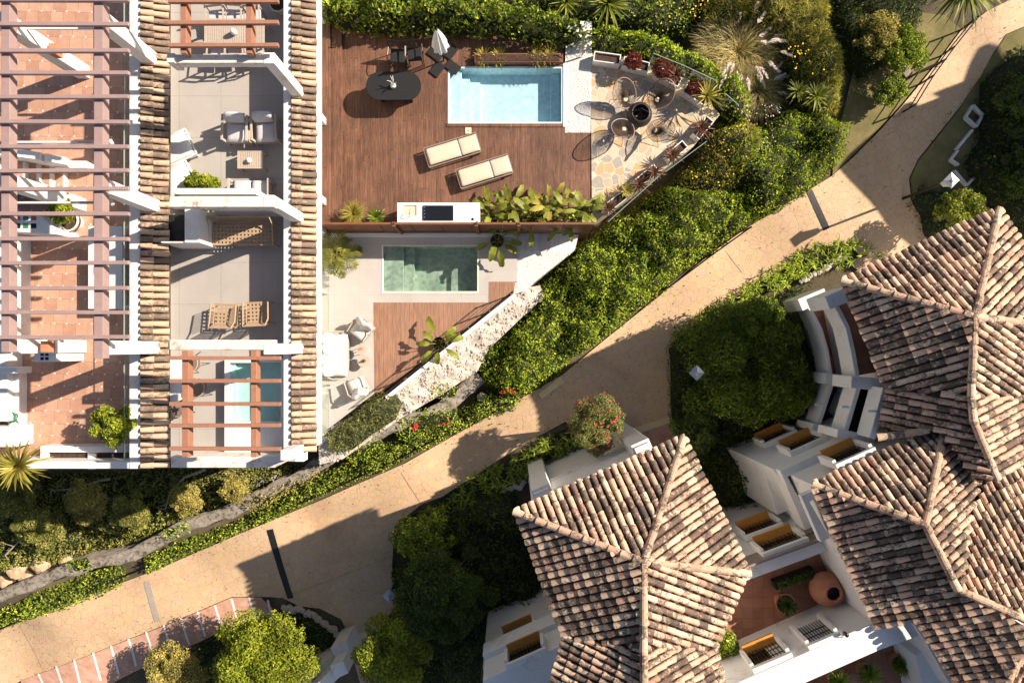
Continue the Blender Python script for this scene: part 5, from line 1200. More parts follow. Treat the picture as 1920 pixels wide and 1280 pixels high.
# loose stones over the rocky bank, litter and joints on the path
def gravel(name, label, pts_world, zf, n, rr, mat, cat='stones'):
    xs = [p[0] for p in pts_world]; ys = [p[1] for p in pts_world]; X_ = RNG.uniform(min(xs), max(xs), n*3); Y_ = RNG.uniform(min(ys), max(ys), n*3); k = inside(X_, Y_, pts_world); X_ = X_[k][:n]; Y_ = Y_[k][:n]; Z = zf(X_, Y_)
    base = np.array([(1,0,0),(-1,0,0),(0,1,0),(0,-1,0),(0,0,1),(.6,.6,.5),(-.6,.6,.45),(.6,-.6,.5),(-.6,-.6,.45)]); fc = [(0,5,4),(5,2,4),(2,6,4),(6,1,4),(1,8,4),(8,3,4),(3,7,4),(7,0,4),(0,2,5),(2,1,6),(1,3,8),(3,0,7)]
    V = []; F = []
    for x, y, z in zip(X_, Y_, Z):
        r = rr*random.uniform(.4, 1.5); a = random.uniform(0, 6.28); ca, sa = math.cos(a), math.sin(a); b = len(V); sx, sy = random.uniform(.7,1.2), random.uniform(.6,1.)
        for q in base: u = q*np.array([sx, sy, .6])*r*random.uniform(.8,1.2); V.append((x+u[0]*ca-u[1]*sa, y+u[0]*sa+u[1]*ca, z+u[2]))
        F += [[b+i for i in f] for f in fc]
    return tag(npmesh(name, V, F, M[mat]), label, cat, kind='stuff')
gravel('loose_stones', 'loose pale stones scattered over the rocky bank', poly_px(bank, -1.0), zbank, 1500, .05, 'rock_white')
gravel('loose_stones', 'loose brown rubble scattered over the rocky bank', poly_px(bank, -1.0), zbank, 260, .06, 'rock_tan')
gravel('white_gravel', 'white gravel in the strip between pool and stone patio', poly_px([(1063,100),(1106,100),(1106,248),(1063,248)], 0), lambda a, b: np.full(a.shape, -.01), 5200, .026, 'rock_pale')
gravel('white_gravel', 'white gravel in the triangular bed beside the garden steps', poly_px([(972,472),(1070,474),(1000,528),(985,543),(968,548)], -.6), lambda a, b: np.full(a.shape, -.6), 4200, .028, 'rock_pale')
pp = polyG(path_px, .1); xs = [p[0] for p in pp]; ys = [p[1] for p in pp]
X_ = RNG.uniform(min(xs), max(xs), 90000); Y_ = RNG.uniform(min(ys), max(ys), 90000); k = inside(X_, Y_, pp); X_ = X_[k]; Y_ = Y_[k]; d_e = edge_dist(X_, Y_, pp)
k = RNG.uniform(0, 1, len(X_)) < (.014+.30*np.exp(-d_e/.16)); X_ = X_[k]; Y_ = Y_[k]
LITTER = np.column_stack([X_, Y_, zpath(X_, Y_)+.022])
for a, b in (((752,886),(790,944)),((36,1172),(88,1270)),((1360,470),(1392,512)),((520,1122),(740,1040))):
    tag(strip(G(*a, .11), G(*b, .11), .018, lambda X, Y: gz_np(X, Y)+.121, 'paving_joint', M['joint'], 14), kind='structure')
# ---------------------------------------------------------------- plants
def leaf_cloud(name, pts, nrm, size, aspect, mat, parent=None, jit=.35, fold=True):
    n = len(pts)
    if n == 0: return None
    sz = size*RNG.uniform(.65, 1.35, n)[:,None]; nr = nrm+RNG.normal(0, jit, (n,3)); nr /= np.linalg.norm(nr, axis=1)[:,None]+1e-9
    t = RNG.normal(0, 1, (n,3)); t -= nr*np.sum(t*nr, 1)[:,None]; t /= np.linalg.norm(t, axis=1)[:,None]+1e-9; b = np.cross(nr, t)
    bend = nr*sz*.14
    V = np.stack([pts-t*sz/2-bend, pts+b*sz*aspect/2-t*sz*.05, pts+t*sz/2-bend, pts-b*sz*aspect/2-t*sz*.05], 1).reshape(-1, 3)
    return npmesh(name, V, np.arange(4*n).reshape(n, 4), M[mat], parent, smooth=False)
def mass(name, label, cat, px, h, mat, dens=300, leaf=.10, aspect=.55, edge=.5, lump=(1.1,.45), zb=None, group=None, kind=None, jit=.55, depth=.35, seed=1, core='core', up=1.0, fine=.5):
    hm = h*.7
    poly = poly_px(px, zb+hm) if zb is not None else polyG(px, hm)
    xs = [p[0] for p in poly]; ys = [p[1] for p in poly]; A_ = (max(xs)-min(xs))*(max(ys)-min(ys)); N = int(A_*dens)
    def hgt(X_, Y_, d):
        n1 = vnoise(X_*lump[0], Y_*lump[0], seed); n2 = vnoise(X_*lump[0]*2.7, Y_*lump[0]*2.7, seed+1)
        pr_ = np.clip(d/edge, 0, 1)**.5
        return h*pr_*(1-lump[1]+lump[1]*(.6*n1+.4*n2)*1.6)
    def base(X_, Y_): return gz_np(X_, Y_) if zb is None else np.full(X_.shape, zb)
    X_ = RNG.uniform(min(xs)-.15, max(xs)+.15, N); Y_ = RNG.uniform(min(ys)-.15, max(ys)+.15, N)
    ins = inside(X_, Y_, poly); d = edge_dist(X_, Y_, poly); sd_ = np.where(ins, d, -d)
    k = sd_ > -.13*vnoise(X_*4, Y_*4, seed+5); X_, Y_, d = X_[k], Y_[k], np.maximum(sd_[k], 0)
    H_ = hgt(X_, Y_, d+.02); e = .06; gx_ = (hgt(X_+e, Y_, d)-H_)/e; gy_ = (hgt(X_, Y_+e, d)-H_)/e
    nr = np.column_stack([-gx_, -gy_, np.full(len(X_), up)]); nr /= np.linalg.norm(nr, axis=1)[:,None]
    clump = vnoise(X_*3.1, Y_*3.1, seed+3); z = base(X_, Y_)+H_-RNG.uniform(0, 1, len(X_))**1.5*depth*np.minimum(1, H_/.4)+.12*(clump-.5)+.03
    root = thing(name, label, cat, (float(np.mean(xs)), float(np.mean(ys)), float(base(np.array([np.mean(xs)]), np.array([np.mean(ys)]))[0])), group=group) if kind is None else None
    o = leaf_cloud('foliage', np.column_stack([X_, Y_, z]), nr, leaf, aspect, mat, root, jit)
    if len(X_) > 1500:                     # young shoots standing proud in patches, and a few dry leaves
        q = RNG.uniform(0, 1, len(X_)) < .16*np.clip(vnoise(X_*1.9, Y_*1.9, seed+8)*2.2-.7, 0, 1); pz_ = np.column_stack([X_[q], Y_[q], z[q]+RNG.uniform(.02, .22, int(q.sum()))])
        o2 = leaf_cloud('young_shoots', pz_, nr[q], leaf*1.35, aspect*.8, 'leaf_dark' if mat == 'leaf_dark' else 'leaf_shoot', root, .9)
        q = RNG.uniform(0, 1, len(X_)) < .035; o3 = leaf_cloud('dry_leaves', np.column_stack([X_[q], Y_[q], z[q]+.03]), nr[q], leaf*.9, .6, 'leaf_litter', root, .7)
        for o_, nm in ((o2, 'young shoots'), (o3, 'dry leaves')):
            if o_:
                o_['kind'] = 'stuff'
                if root is None: tag(o_, nm+' scattered over the '+name.replace('_', ' '), cat)
    c = drape('core_sheet', poly, .28, lambda a, b: base(a, b)+np.maximum(hgt(a, b, np.where(inside(a, b, poly), edge_dist(a, b, poly), 0))*.72-.10, -.05), M[core])  # solid dark core sheet under the leaves, closes see-through gaps
    c.location = (0,0,0)
    if root: c.parent = root; c.matrix_parent_inverse = Matrix.Translation(-root.location)
    if kind:
        o.name = name; tag(o, label, cat, kind=kind); c.name = name+'_core_sheet'; tag(c, 'dark core sheet inside the '+name.replace('_', ' '), cat, kind=kind)
    return root or o
def blob_points(c, r, n, sq=.8, shell=.35, top=True):
    v = RNG.normal(0, 1, (n,3)); v /= np.linalg.norm(v, axis=1)[:,None]
    if top: v[:,2] = np.where(v[:,2] < -.35, -v[:,2], v[:,2])
    rr = 1-shell*RNG.uniform(0, 1, n)**1.6; rr *= 1+.28*(vnoise(v[:,0]*2.6+c[0], v[:,1]*2.6+v[:,2]*1.7, 3)-.5)
    p = v*rr[:,None]*r; p[:,2] *= sq; return p+np.array(c), v
def tree(name, label, cat, u, v, zt, r, mat, n=9000, leaf=.10, aspect=.5, nblob=9, sq=.75, group=None, trunk=True, bark='bark', zg=None, jit=.6, sub=.55, flowers=None):
    q = P(u, v, zt-r*.4); g_ = gz(q.x, q.y) if zg is None else zg; t = thing(name, label, cat, (q.x, q.y, g_), group=group)
    c0 = np.array([q.x, q.y, zt-r*sq]); bl = [(c0, r*.60)]
    nblob = int(nblob*2.4)
    for k in range(nblob):
        a = 2.39996*k+random.uniform(-.3,.3); e = random.uniform(-.15, 1.25); rr = r*random.uniform(sub*.28, sub*.72)
        bl.append((c0+np.array([math.cos(a)*math.cos(e), math.sin(a)*math.cos(e), math.sin(e)*sq])*(r*random.uniform(.86, 1.1)-rr*.8), rr))
    Pt = []; Nr = []; tot = sum(b[1]**2 for b in bl)
    for c, rr in bl: p, m_ = blob_points(c, rr, int(n*rr*rr/tot), sq, .5); Pt.append(p); Nr.append(m_)
    leaf_cloud('crown', np.vstack(Pt), np.vstack(Nr)+np.array([0,0,.35]), leaf, aspect, mat, t, jit)
    m_ = MB(); base = Vector((q.x, q.y, g_)); top = Vector(c0); m_.tube([base-Vector((0,0,.1)), base.lerp(top, .5)+Vector((.05,.03,0)), top], [r*.09+.02, r*.065+.015, r*.04+.01], 8)
    for c, rr in bl[1:]: cc = Vector(c); s = base.lerp(top, random.uniform(.45,.9)); m_.tube([s, s.lerp(cc, .55)+Vector((0,0,-.05*r)), cc], [r*.035+.008, r*.02+.006, .006], 5)
    m_.build('trunk', M[bark], t)
    if flowers:
        p, nn_ = blob_points(bl[0][0], r*1.02, flowers[1], sq, .08); leaf_cloud('flowers', p, nn_, flowers[2], .6, flowers[0], t, .3)['kind'] = 'stuff'
    return t
def blades(specs, mat, name, parent):
    # specs: (origin, azimuth, elevation, length, width, droop, segs)
    V = []; F = []
    for o, az, el, L, w_, droop, ns in specs:
        o = Vector(o); b = len(V); p = o.copy(); e = el; side = Vector((-math.sin(az), math.cos(az), 0))
        for k in range(ns+1):
            f = k/ns; ww = w_*(math.sin(min(1, .12+f*.9)*math.pi)**.6)*.5 if f < .98 else .002
            up_ = Vector((-math.sin(e)*math.cos(az), -math.sin(e)*math.sin(az), math.cos(e)))
            for s, lft in ((-1, .25), (0, 0), (1, .25)):
                q = p+side*s*ww+up_*lft*ww; V.append((q.x,q.y,q.z))
            d = Vector((math.cos(e)*math.cos(az), math.cos(e)*math.sin(az), math.sin(e))); p = p+d*L/ns; e -= droop/ns
        for k in range(ns):
            for j in (0, 1): F.append([b+k*3+j, b+k*3+j+1, b+k*3+j+4, b+k*3+j+3])
    return npmesh(name, V, F, M[mat], parent, smooth=True)
def rosette(name, label, cat, loc, n, L, w_, mat, droop=1.0, emin=.0, emax=1.3, group=None, trunk=0, pot=None, parent=None, seg=5):
    loc = Vector(loc); t = parent or thing(name, label, cat, loc, group=group); c = loc+Vector((0,0,trunk)); sp = []
    for k in range(n):
        f = (k+.5)/n; sp.append((c, k*2.39996+random.uniform(-.15,.15), emin+(emax-emin)*f, L*random.uniform(.8,1.1)*(1-.35*f), w_*random.uniform(.8,1.15), droop*random.uniform(.6,1.2)*(1-.5*f), seg))
    blades(sp, mat, 'leaves', t)
    if trunk > .05: MB().tube([loc, c], [.09, .07], 8).build('stem', M['bark'], t)
    return t
def pot_of(t, c, r, h, mat, soil=True):
    MB().lathe([(0,0),(r*.72,0),(r*.98,h*.9),(r*1.06,h*.92),(r*1.06,h),(r*.92,h),(r*.9,h*.86)], c, 24).build('pot', M[mat], t, smooth=False)
    MB().lathe([(0,h*.87),(r*.9,h*.87)], c, 20).build('soil', M['soil'], t)
def banana(name, label, c, n, L, w_, mat='leaf_banana', pot=None, group=None, spread=1., el=(.35,1.2), st=.35):
    c = Vector(c); t = thing(name, label, 'plant', c, group=group); z = 0
    if pot: pot_of(t, c, pot[0], pot[1], pot[2]); z = pot[1]*.85
    V = []; F = []; stalk = MB()
    for k in range(n):
        az = k*2.39996+random.uniform(-.3,.3); e = random.uniform(*el); sl = st*random.uniform(.8,1.5); p = c+Vector((.05*math.cos(az), .05*math.sin(az), z))
        d = Vector((math.cos(e)*math.cos(az)*.7, math.cos(e)*math.sin(az)*.7, max(.35, math.sin(e)))).normalized(); q = p+d*sl; stalk.tube([p, p.lerp(q,.5)+Vector((0,0,.03)), q], [.018,.014,.01], 5)
        LL = L*random.uniform(.7,1.15); W_ = w_*random.uniform(.8,1.15); ns = 8; b = len(V); side = Vector((-math.sin(az), math.cos(az), 0)); e2 = e*.75; roll = random.uniform(-.5,.5)
        for i in range(ns+1):
            f = i/ns; ww = W_*.5*(math.sin(math.pi*min(1, (f*.93+.04)))**.55) if 0 < f < 1 else .01
            up_ = Vector((-math.sin(e2)*math.cos(az), -math.sin(e2)*math.sin(az), math.cos(e2)))
            for s in (-1, -.5, 0, .5, 1):
                r_ = side*math.cos(roll*s)+up_*math.sin(abs(roll)*.5); wv = .035*math.sin(i*2.3+s*3+k)
                x = q+side*s*ww*(1-.12*(i%2))+up_*(abs(s)*ww*.35-abs(s)**2*ww*.2+wv*abs(s)); V.append((x.x,x.y,x.z+roll*s*ww*.6))
            q = q+Vector((math.cos(e2)*math.cos(az), math.cos(e2)*math.sin(az), math.sin(e2)))*LL/ns; e2 -= random.uniform(.9,1.3)*1.1/ns
        for i in range(ns):
            for j in range(4): F.append([b+i*5+j, b+i*5+j+1, b+i*5+j+6, b+i*5+j+5])
        npmesh('leaf', V, F, M[mat], t, smooth=True); V = []; F = []
    stalk.build('stalks', M['leaf_palm'], t); return t
def palm(name, label, c, n, L, mat='leaf_palm', pot=None, trunk=.3, ll=.30, group=None, el=(.2,1.1), lw=.03, step=.05):
    c = Vector(c); t = thing(name, label, 'palm', c, group=group); z = trunk
    if pot: pot_of(t, c, pot[0], pot[1], pot[2]); z = pot[1]+trunk*.5
    if trunk > .2: MB().tube([c, c+Vector((0,0,z))], [.09,.07], 8).build('trunk', M['bark'], t)
    for k in range(n):
        az = k*2.39996+random.uniform(-.2,.2); e = random.uniform(*el); p = c+Vector((0,0,z)); q = [p.copy()]; LL = L*random.uniform(.8,1.1); sp = []; ns = 10
        for i in range(ns): e -= random.uniform(.9,1.3)*1.5/ns; p = p+Vector((math.cos(e)*math.cos(az), math.cos(e)*math.sin(az), math.sin(e)))*LL/ns; q.append(p.copy())
        m = int(LL/step)
        for i in range(int(m*.15), m):
            f = i/m*ns; j = min(int(f), ns-1); o = q[j].lerp(q[j+1], f-j); d = (q[j+1]-q[j]).normalized(); hl = ll*math.sin(math.pi*min(1,(i/m)*.8+.2))**.5
            for s in (-1, 1): aa = az+s*random.uniform(.75,1.0); sp.append((o, aa, .25-.3*random.random(), hl*random.uniform(.85,1.1), lw, .9, 3))
        fr = blades(sp, mat, 'frond', t); MB().tube(q, [.012]*5+[.007]*6, 4).build('midrib', M[mat], fr)
    return t
def tuft(name, label, cat, loc, n, L, mat, w_=.012, plumes=0, group=None, el=(.5,1.45), droop=1.6, R0=.15, pmat='plume', pl=(.9,1.15)):
    loc = Vector(loc); t = thing(name, label, cat, loc, group=group); sp = []
    for k in range(n):
        a = random.uniform(0, 6.283); r = R0*math.sqrt(random.random()); o = loc+Vector((r*math.cos(a), r*math.sin(a), .35*(1-r/R0) if R0 > .3 else 0)); sp.append((o, a+random.uniform(-1,1)*(1.5 if R0 > .3 else .5), random.uniform(*el), L*random.uniform(.55,1.1), w_, droop*random.uniform(.6,1.3), 5))
    blades(sp, mat, 'leaves', t)
    for k in range(plumes):
        a = random.uniform(-2.2, 1.6); e = random.uniform(.55, 1.2); r = L*random.uniform(*pl); s = loc+Vector((.1*math.cos(a), .1*math.sin(a), 0)); q1 = s+Vector((math.cos(a)*math.cos(e), math.sin(a)*math.cos(e), math.sin(e)))*r
        d = Vector((math.cos(a)*.95, math.sin(a)*.95, .25-.3*random.random())).normalized(); LL = random.uniform(.32,.55); m_ = MB(); m_.tube([s, q1], .006, 4); m_.build('plume_stalk', M['pampas'], t)
        sp = []
        for i in range(46): f = i/46; o = q1+d*LL*f+Vector((0,0,-.10*f*f)); sp.append((o, math.atan2(d.y,d.x)+random.uniform(-.7,.7), random.uniform(-.3,.5), .15*(1-.55*f), .02, .7, 2))
        blades(sp, pmat, 'plume', t)
    return t
def dots(name, label, cat, px, n, size, mat, h, zb=None, group=None):   # small blossoms scattered over a shrub
    poly = poly_px(px, zb+h) if zb is not None else polyG(px, h); xs = [p[0] for p in poly]; ys = [p[1] for p in poly]
    X_ = RNG.uniform(min(xs), max(xs), n*3); Y_ = RNG.uniform(min(ys), max(ys), n*3); k = inside(X_, Y_, poly) & (vnoise(X_*3.5, Y_*3.5, 12) > .42); X_ = X_[k][:n]; Y_ = Y_[k][:n]
    z = (gz_np(X_, Y_) if zb is None else zb)+h+RNG.uniform(-.12, .08, len(X_)); o = leaf_cloud(name, np.column_stack([X_, Y_, z]), np.tile([0,0,1.], (len(X_),1)), size, .8, mat, None, .4)
    return tag(o, label, cat, group, 'stuff')

# --- hedges and banks
mass('hedge', 'broad leafed clipped hedge along the top edge of the wooden deck', 'hedge', [(588,-40),(590,36),(625,50),(700,60),(780,58),(860,62),(950,62),(1000,78),(1060,82),(1085,80),(1110,72),(1095,30),(960,0),(850,-40)], 2.35, 'leaf_hedge', 420, .15, .6, .45, (1.2,.25), zb=-1.0, seed=2)
mass('hedge', 'bright hedge curving behind the white planters of the stone patio', 'hedge', [(1075,55),(1110,95),(1165,98),(1225,110),(1290,145),(1352,195),(1400,235),(1430,200),(1390,140),(1320,90),(1240,55),(1150,40),(1080,40)], 2.1, 'leaf_bright', 420, .12, .6, .5, (1.5,.35), zb=-1.2, seed=3)
mass('shrubbery', 'mixed shrubbery behind the hedge at the top edge, left of the pampas grass', 'shrubs', [(850,-40),(960,15),(1080,35),(1180,45),(1290,60),(1330,0),(1330,-40)], 1.5, 'leaf_hedge', 300, .11, .5, .5, (1.0,.6), seed=4)
mass('climber_bank', 'big bright green creeper bank between the pebble bed and the path', 'shrubs', [(1125,430),(1240,345),(1330,330),(1400,350),(1460,385),(1400,425),(1350,465),(1290,502),(1255,540),(1190,590),(1130,640),(1085,665),(1045,705),(1000,738),(950,745),(905,720),(888,690),(905,650),(950,615),(1000,570),(1012,535),(1060,480),(1090,455)], 1.6, 'leaf_bright', 560, .09, .6, .6, (1.3,.85), seed=5)
mass('shrubbery', 'sunlit green shrubs above the path corner, right of the stone patio', 'shrubs', [(1330,290),(1400,230),(1450,215),(1490,195),(1560,195),(1605,225),(1612,270),(1590,300),(1545,342),(1480,385),(1440,398),(1380,370),(1320,345),(1250,345)], 1.8, 'leaf_bright', 520, .09, .5, .6, (1.3,.85), seed=6)
mass('flowering_shrub', 'olive flecked shrub with small yellow flowers at the patio tip', 'shrubs', [(1310,285),(1345,235),(1400,215),(1440,230),(1430,300),(1390,350),(1330,370),(1290,370),(1260,340)], 2.0, 'leaf_fine', 620, .11, .14, .5, (1.6,.5), seed=7, jit=.9)
mass('tall_grass', 'soft fine leaved yellow green broom thicket above the path, top right', 'shrubs', [(1320,-40),(1330,40),(1400,30),(1470,80),(1500,160),(1560,210),(1598,190),(1590,110),(1572,30),(1560,-40)], 1.9, 'leaf_fine', 800, .27, .05, .6, (1.1,.5), seed=8, jit=1.0)
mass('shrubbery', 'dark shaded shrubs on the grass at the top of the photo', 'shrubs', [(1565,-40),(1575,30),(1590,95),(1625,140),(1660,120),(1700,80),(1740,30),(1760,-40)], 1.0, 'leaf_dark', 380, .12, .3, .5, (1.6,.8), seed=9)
mass('creeper_strip', 'low dark green hedge strip between concrete wall and path, far left', 'hedge', [(-30,1160),(60,1120),(130,1092),(215,1062),(226,1088),(215,1105),(120,1142),(0,1178),(-30,1190)], .7, 'leaf_hedge', 520, .085, .6, .3, (2.2,.5), seed=10)
mass('creeper_strip', 'long green hedge strip beside the path rail with red blossoms', 'hedge', [(258,1052),(330,1022),(420,990),(520,940),(600,892),(650,872),(720,835),(800,790),(860,775),(905,735),(950,735),(985,745),(960,768),(880,798),(745,868),(603,932),(452,997),(303,1062),(268,1078)], .9, 'leaf_hedge', 520, .085, .6, .4, (1.9,.6), seed=11)
mass('shrubbery', 'low olive shrubs on the shaded bank below the terraced houses', 'shrubs', [(-30,895),(150,892),(300,885),(460,885),(600,868),(640,852),(600,884),(520,905),(430,945),(330,985),(200,1032),(110,1052),(-30,1080)], 1.0, 'leaf_mixed', 480, .095, .5, .5, (1.7,.85), seed=12)
mass('feathery_bush', 'feathery blue green bush at the lower end of the sofa terrace', 'shrub', [(604,820),(640,790),(690,745),(730,735),(748,760),(735,790),(690,820),(650,850),(612,850)], 1.1, 'leaf_grey', 900, .14, .10, .4, (2.5,.6), zb=-.9, seed=13, jit=1.0)
for i, (px, lb) in enumerate((([(785,712),(830,712),(858,728),(850,745),(800,742)],'small green shrub growing from the rocky bank, the larger middle one'),([(848,672),(875,668),(872,692),(852,692)],'small creeper patch on the rocky bank nearest the big green bank'),([(700,765),(745,750),(765,770),(720,790)],'sparse shrub on the rocky bank next to the feathery bush'))):
    mass('bank_shrub', lb, 'shrub', px, .45, 'leaf_bright' if i < 2 else 'leaf_grey', 420, .08, .5, .25, (2.5,.6), zb=-1.5, seed=14+i)
def strap(label, px, h, seed, mat='leaf_bright', dens=26):
    poly = polyG(px, h*.6); xs = [p[0] for p in poly]; ys = [p[1] for p in poly]; A_ = (max(xs)-min(xs))*(max(ys)-min(ys)); N = int(A_*dens); sp = []
    t = thing('agapanthus_hedge', label, 'hedge', (float(np.mean(xs)), float(np.mean(ys)), gz(np.mean(xs), np.mean(ys))))
    X_ = RNG.uniform(min(xs), max(xs), N); Y_ = RNG.uniform(min(ys), max(ys), N); k = inside(X_, Y_, poly); X_ = X_[k]; Y_ = Y_[k]; Z = gz_np(X_, Y_)+h*.25+vnoise(X_*1.4, Y_*1.4, seed)*h*.5
    for x, y, z in zip(X_, Y_, Z):
        for k in range(9): sp.append(((x,y,z), random.uniform(0,6.283), random.uniform(.3,1.3), random.uniform(.2,.32), .030, random.uniform(.8,1.8), 3))
    blades(sp, mat, 'leaves', t)
    c = drape('core_sheet', poly, .3, lambda a, b: gz_np(a, b)+h*.3*np.clip(edge_dist(a, b, poly)/.3, 0, 1), M['core']); c.parent = t; c.matrix_parent_inverse = Matrix.Translation(-t.location)  # dark core sheet between the strap leaves, same core material
strap('strappy agapanthus hedge on the house side of the upper path', [(1262,630),(1290,605),(1340,575),(1400,535),(1470,492),(1540,455),(1590,445),(1640,465),(1648,485),(1600,495),(1540,505),(1480,535),(1400,570),(1340,605),(1290,640)], .6, 21)
strap('strappy agapanthus hedge between the lower path and the villa porch', [(735,1010),(760,975),(830,935),(880,890),(960,860),(1030,820),(1075,800),(1100,815),(1060,850),(1000,885),(940,915),(900,935),(850,965),(790,985)], .6, 22, 'leaf_hedge')
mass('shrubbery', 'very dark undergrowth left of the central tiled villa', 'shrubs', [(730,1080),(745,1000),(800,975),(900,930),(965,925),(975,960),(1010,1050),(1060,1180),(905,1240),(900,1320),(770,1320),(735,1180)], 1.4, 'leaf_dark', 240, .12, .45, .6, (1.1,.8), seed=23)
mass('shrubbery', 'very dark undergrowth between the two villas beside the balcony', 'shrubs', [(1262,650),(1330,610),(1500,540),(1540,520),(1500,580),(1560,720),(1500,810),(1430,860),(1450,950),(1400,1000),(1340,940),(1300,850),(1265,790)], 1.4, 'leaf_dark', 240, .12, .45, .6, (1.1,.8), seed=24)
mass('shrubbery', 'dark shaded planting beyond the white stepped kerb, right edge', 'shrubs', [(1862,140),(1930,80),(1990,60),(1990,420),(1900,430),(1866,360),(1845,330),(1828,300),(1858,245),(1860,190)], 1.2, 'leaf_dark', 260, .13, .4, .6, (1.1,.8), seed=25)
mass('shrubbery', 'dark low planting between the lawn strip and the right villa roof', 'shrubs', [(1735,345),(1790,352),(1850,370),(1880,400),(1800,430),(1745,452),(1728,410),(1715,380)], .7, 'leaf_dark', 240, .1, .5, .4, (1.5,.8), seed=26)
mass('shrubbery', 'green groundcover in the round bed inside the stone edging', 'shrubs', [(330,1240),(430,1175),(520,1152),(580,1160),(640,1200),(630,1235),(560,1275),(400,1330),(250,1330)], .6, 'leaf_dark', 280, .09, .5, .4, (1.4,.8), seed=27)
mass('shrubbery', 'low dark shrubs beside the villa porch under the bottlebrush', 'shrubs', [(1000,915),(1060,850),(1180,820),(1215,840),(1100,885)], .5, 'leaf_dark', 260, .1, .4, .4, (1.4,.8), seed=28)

tag(leaf_cloud('fallen_leaves', LITTER, np.tile([0,0,1.],(len(LITTER),1)), .055, .6, 'leaf_litter', None, .25), 'fallen leaves gathered along the path edges', 'leaves', kind='stuff')
# --- trees and big shrubs
tree('tree', 'big dark leafy tree between the path and the curved balcony', 'tree', 1396, 688, .9, 2.5, 'leaf_mid', 26000, .12, .4, 14, .7)
tree('tree', 'smaller dark green tree at the upper left of the balcony, beside the big dark tree', 'tree', 1425, 610, .8, 1.1, 'leaf_mid', 7000, .10, .4, 9, .7)
tree('tree', 'olive green tree low at the foot of the curved balcony', 'tree', 1480, 735, .4, 1.1, 'leaf_hedge', 5000, .10, .4, 9, .7)
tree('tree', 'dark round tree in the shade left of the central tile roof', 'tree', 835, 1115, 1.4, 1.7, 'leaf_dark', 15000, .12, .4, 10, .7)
tree('tree', 'shaded leafy shrub touching the lower path near the bollard lamp', 'tree', 790, 1010, -.6, 1.15, 'leaf_hedge', 7000, .10, .5, 8, .7)
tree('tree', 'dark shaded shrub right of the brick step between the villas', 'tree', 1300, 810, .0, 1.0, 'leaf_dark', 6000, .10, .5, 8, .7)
tree('tree', 'half sunlit lime green tree at the bottom edge right of the gate pier', 'tree', 735, 1222, .6, 1.45, 'leaf_lime', 15000, .10, .5, 11, .7)
tree('tree', 'bright yellow green tree at the bottom edge over the brick strip', 'tree', 488, 1250, .0, 1.95, 'leaf_lime', 24000, .10, .5, 14, .62)
tree('shrub', 'olive green bush at the bottom edge below the striped brick path', 'shrub', 330, 1262, -1.6, 1.3, 'leaf_olive', 9000, .09, .5, 9, .6)
tree('bottlebrush', 'bushy bottlebrush shrub with red flower tips by the villa porch', 'shrub', 1122, 795, 1.2, 1.0, 'leaf_grey', 11000, .15, .16, 10, .7, flowers=('red_flower', 110, .11), jit=.9)
tree('shrub', 'round bright bush in the corner of the brick patio against the roof', 'shrub', 1357, 1213, 3.2, .52, 'leaf_hedge', 3200, .08, .6, 6, .8, zg=pz)
tree('shrub', 'twiggy sunlit shrub just above the right villa roof', 'shrub', 1812, 395, .9, .85, 'leaf_lime', 3600, .10, .5, 9, .7)
tree('shrub', 'round dark green shrub on the grass beside the manhole', 'shrub', 1674, 165, .3, .62, 'leaf_hedge', 4200, .08, .5, 6, .8)
tree('shrub', 'larger green shrub on the grass above the round one', 'shrub', 1690, 95, .5, 1.0, 'leaf_hedge', 7000, .10, .35, 9, .7)
tree('shrub', 'medium green shrub on the grass at the top beside the palm trunk', 'shrub', 1650, 60, .6, .9, 'leaf_olive', 5000, .10, .35, 8, .7)
tree('tree', 'dark tall tree at the right edge beyond the planting bed', 'tree', 1925, 335, .7, 1.1, 'leaf_dark', 9000, .12, .4, 9, .7)
tree('tree', 'dark tall tree at the right edge nearest the lawn strip', 'tree', 1925, 190, .6, 1.1, 'leaf_dark', 9000, .14, .25, 9, .7)
for i, (u, v, r, lb) in enumerate(((70,985,.95,'olive tree with pale twigs on the bank at far left, above the boulders'),(160,940,.8,'olive tree with pale twigs on the bank under the yucca'),(245,960,.75,'dull green bush on the bank between the two olive trees'),(350,935,.62,'olive bush with a curved pale branch below the tile coping'),(30,925,.85,'dark olive bush under the terrace corner at the left edge'),(440,915,.55,'dense dark bush on the bank below the small turquoise pool'))):
    tree('olive_tree', lb, 'tree', u, v, -1.2, r*1.05, 'leaf_olive' if i%2 else 'leaf_mixed', int(7500*r*r)+1500, .085, .45, 12, .5, bark='bark_pale', group='olive bushes on the bank', jit=.8)
for pts, lb in (([(310,955),(318,925),(345,895),(385,880)],'long pale bare branch curving down from the middle house'),([(95,920),(140,915),(190,900),(205,898)],'pale fallen branch beneath the trough of the left house'),([(10,1040),(50,1000),(85,985)],'pale crooked branch beside the boulders at far left')):
    q = [G(u, v, .9) for u, v in pts]; t = thing('branch', lb, 'branch', q[0]); m_ = MB(); m_.tube(q, [.02,.03,.045,.06][:len(q)], 6)
    for k in range(5): a = q[0].lerp(q[1], k/5); m_.tube([a, a+Vector((random.uniform(-.4,.1), random.uniform(-.3,.3), random.uniform(0,.2)))], [.014,.005], 4)
    m_.build('wood', M['bark_pale'], t)

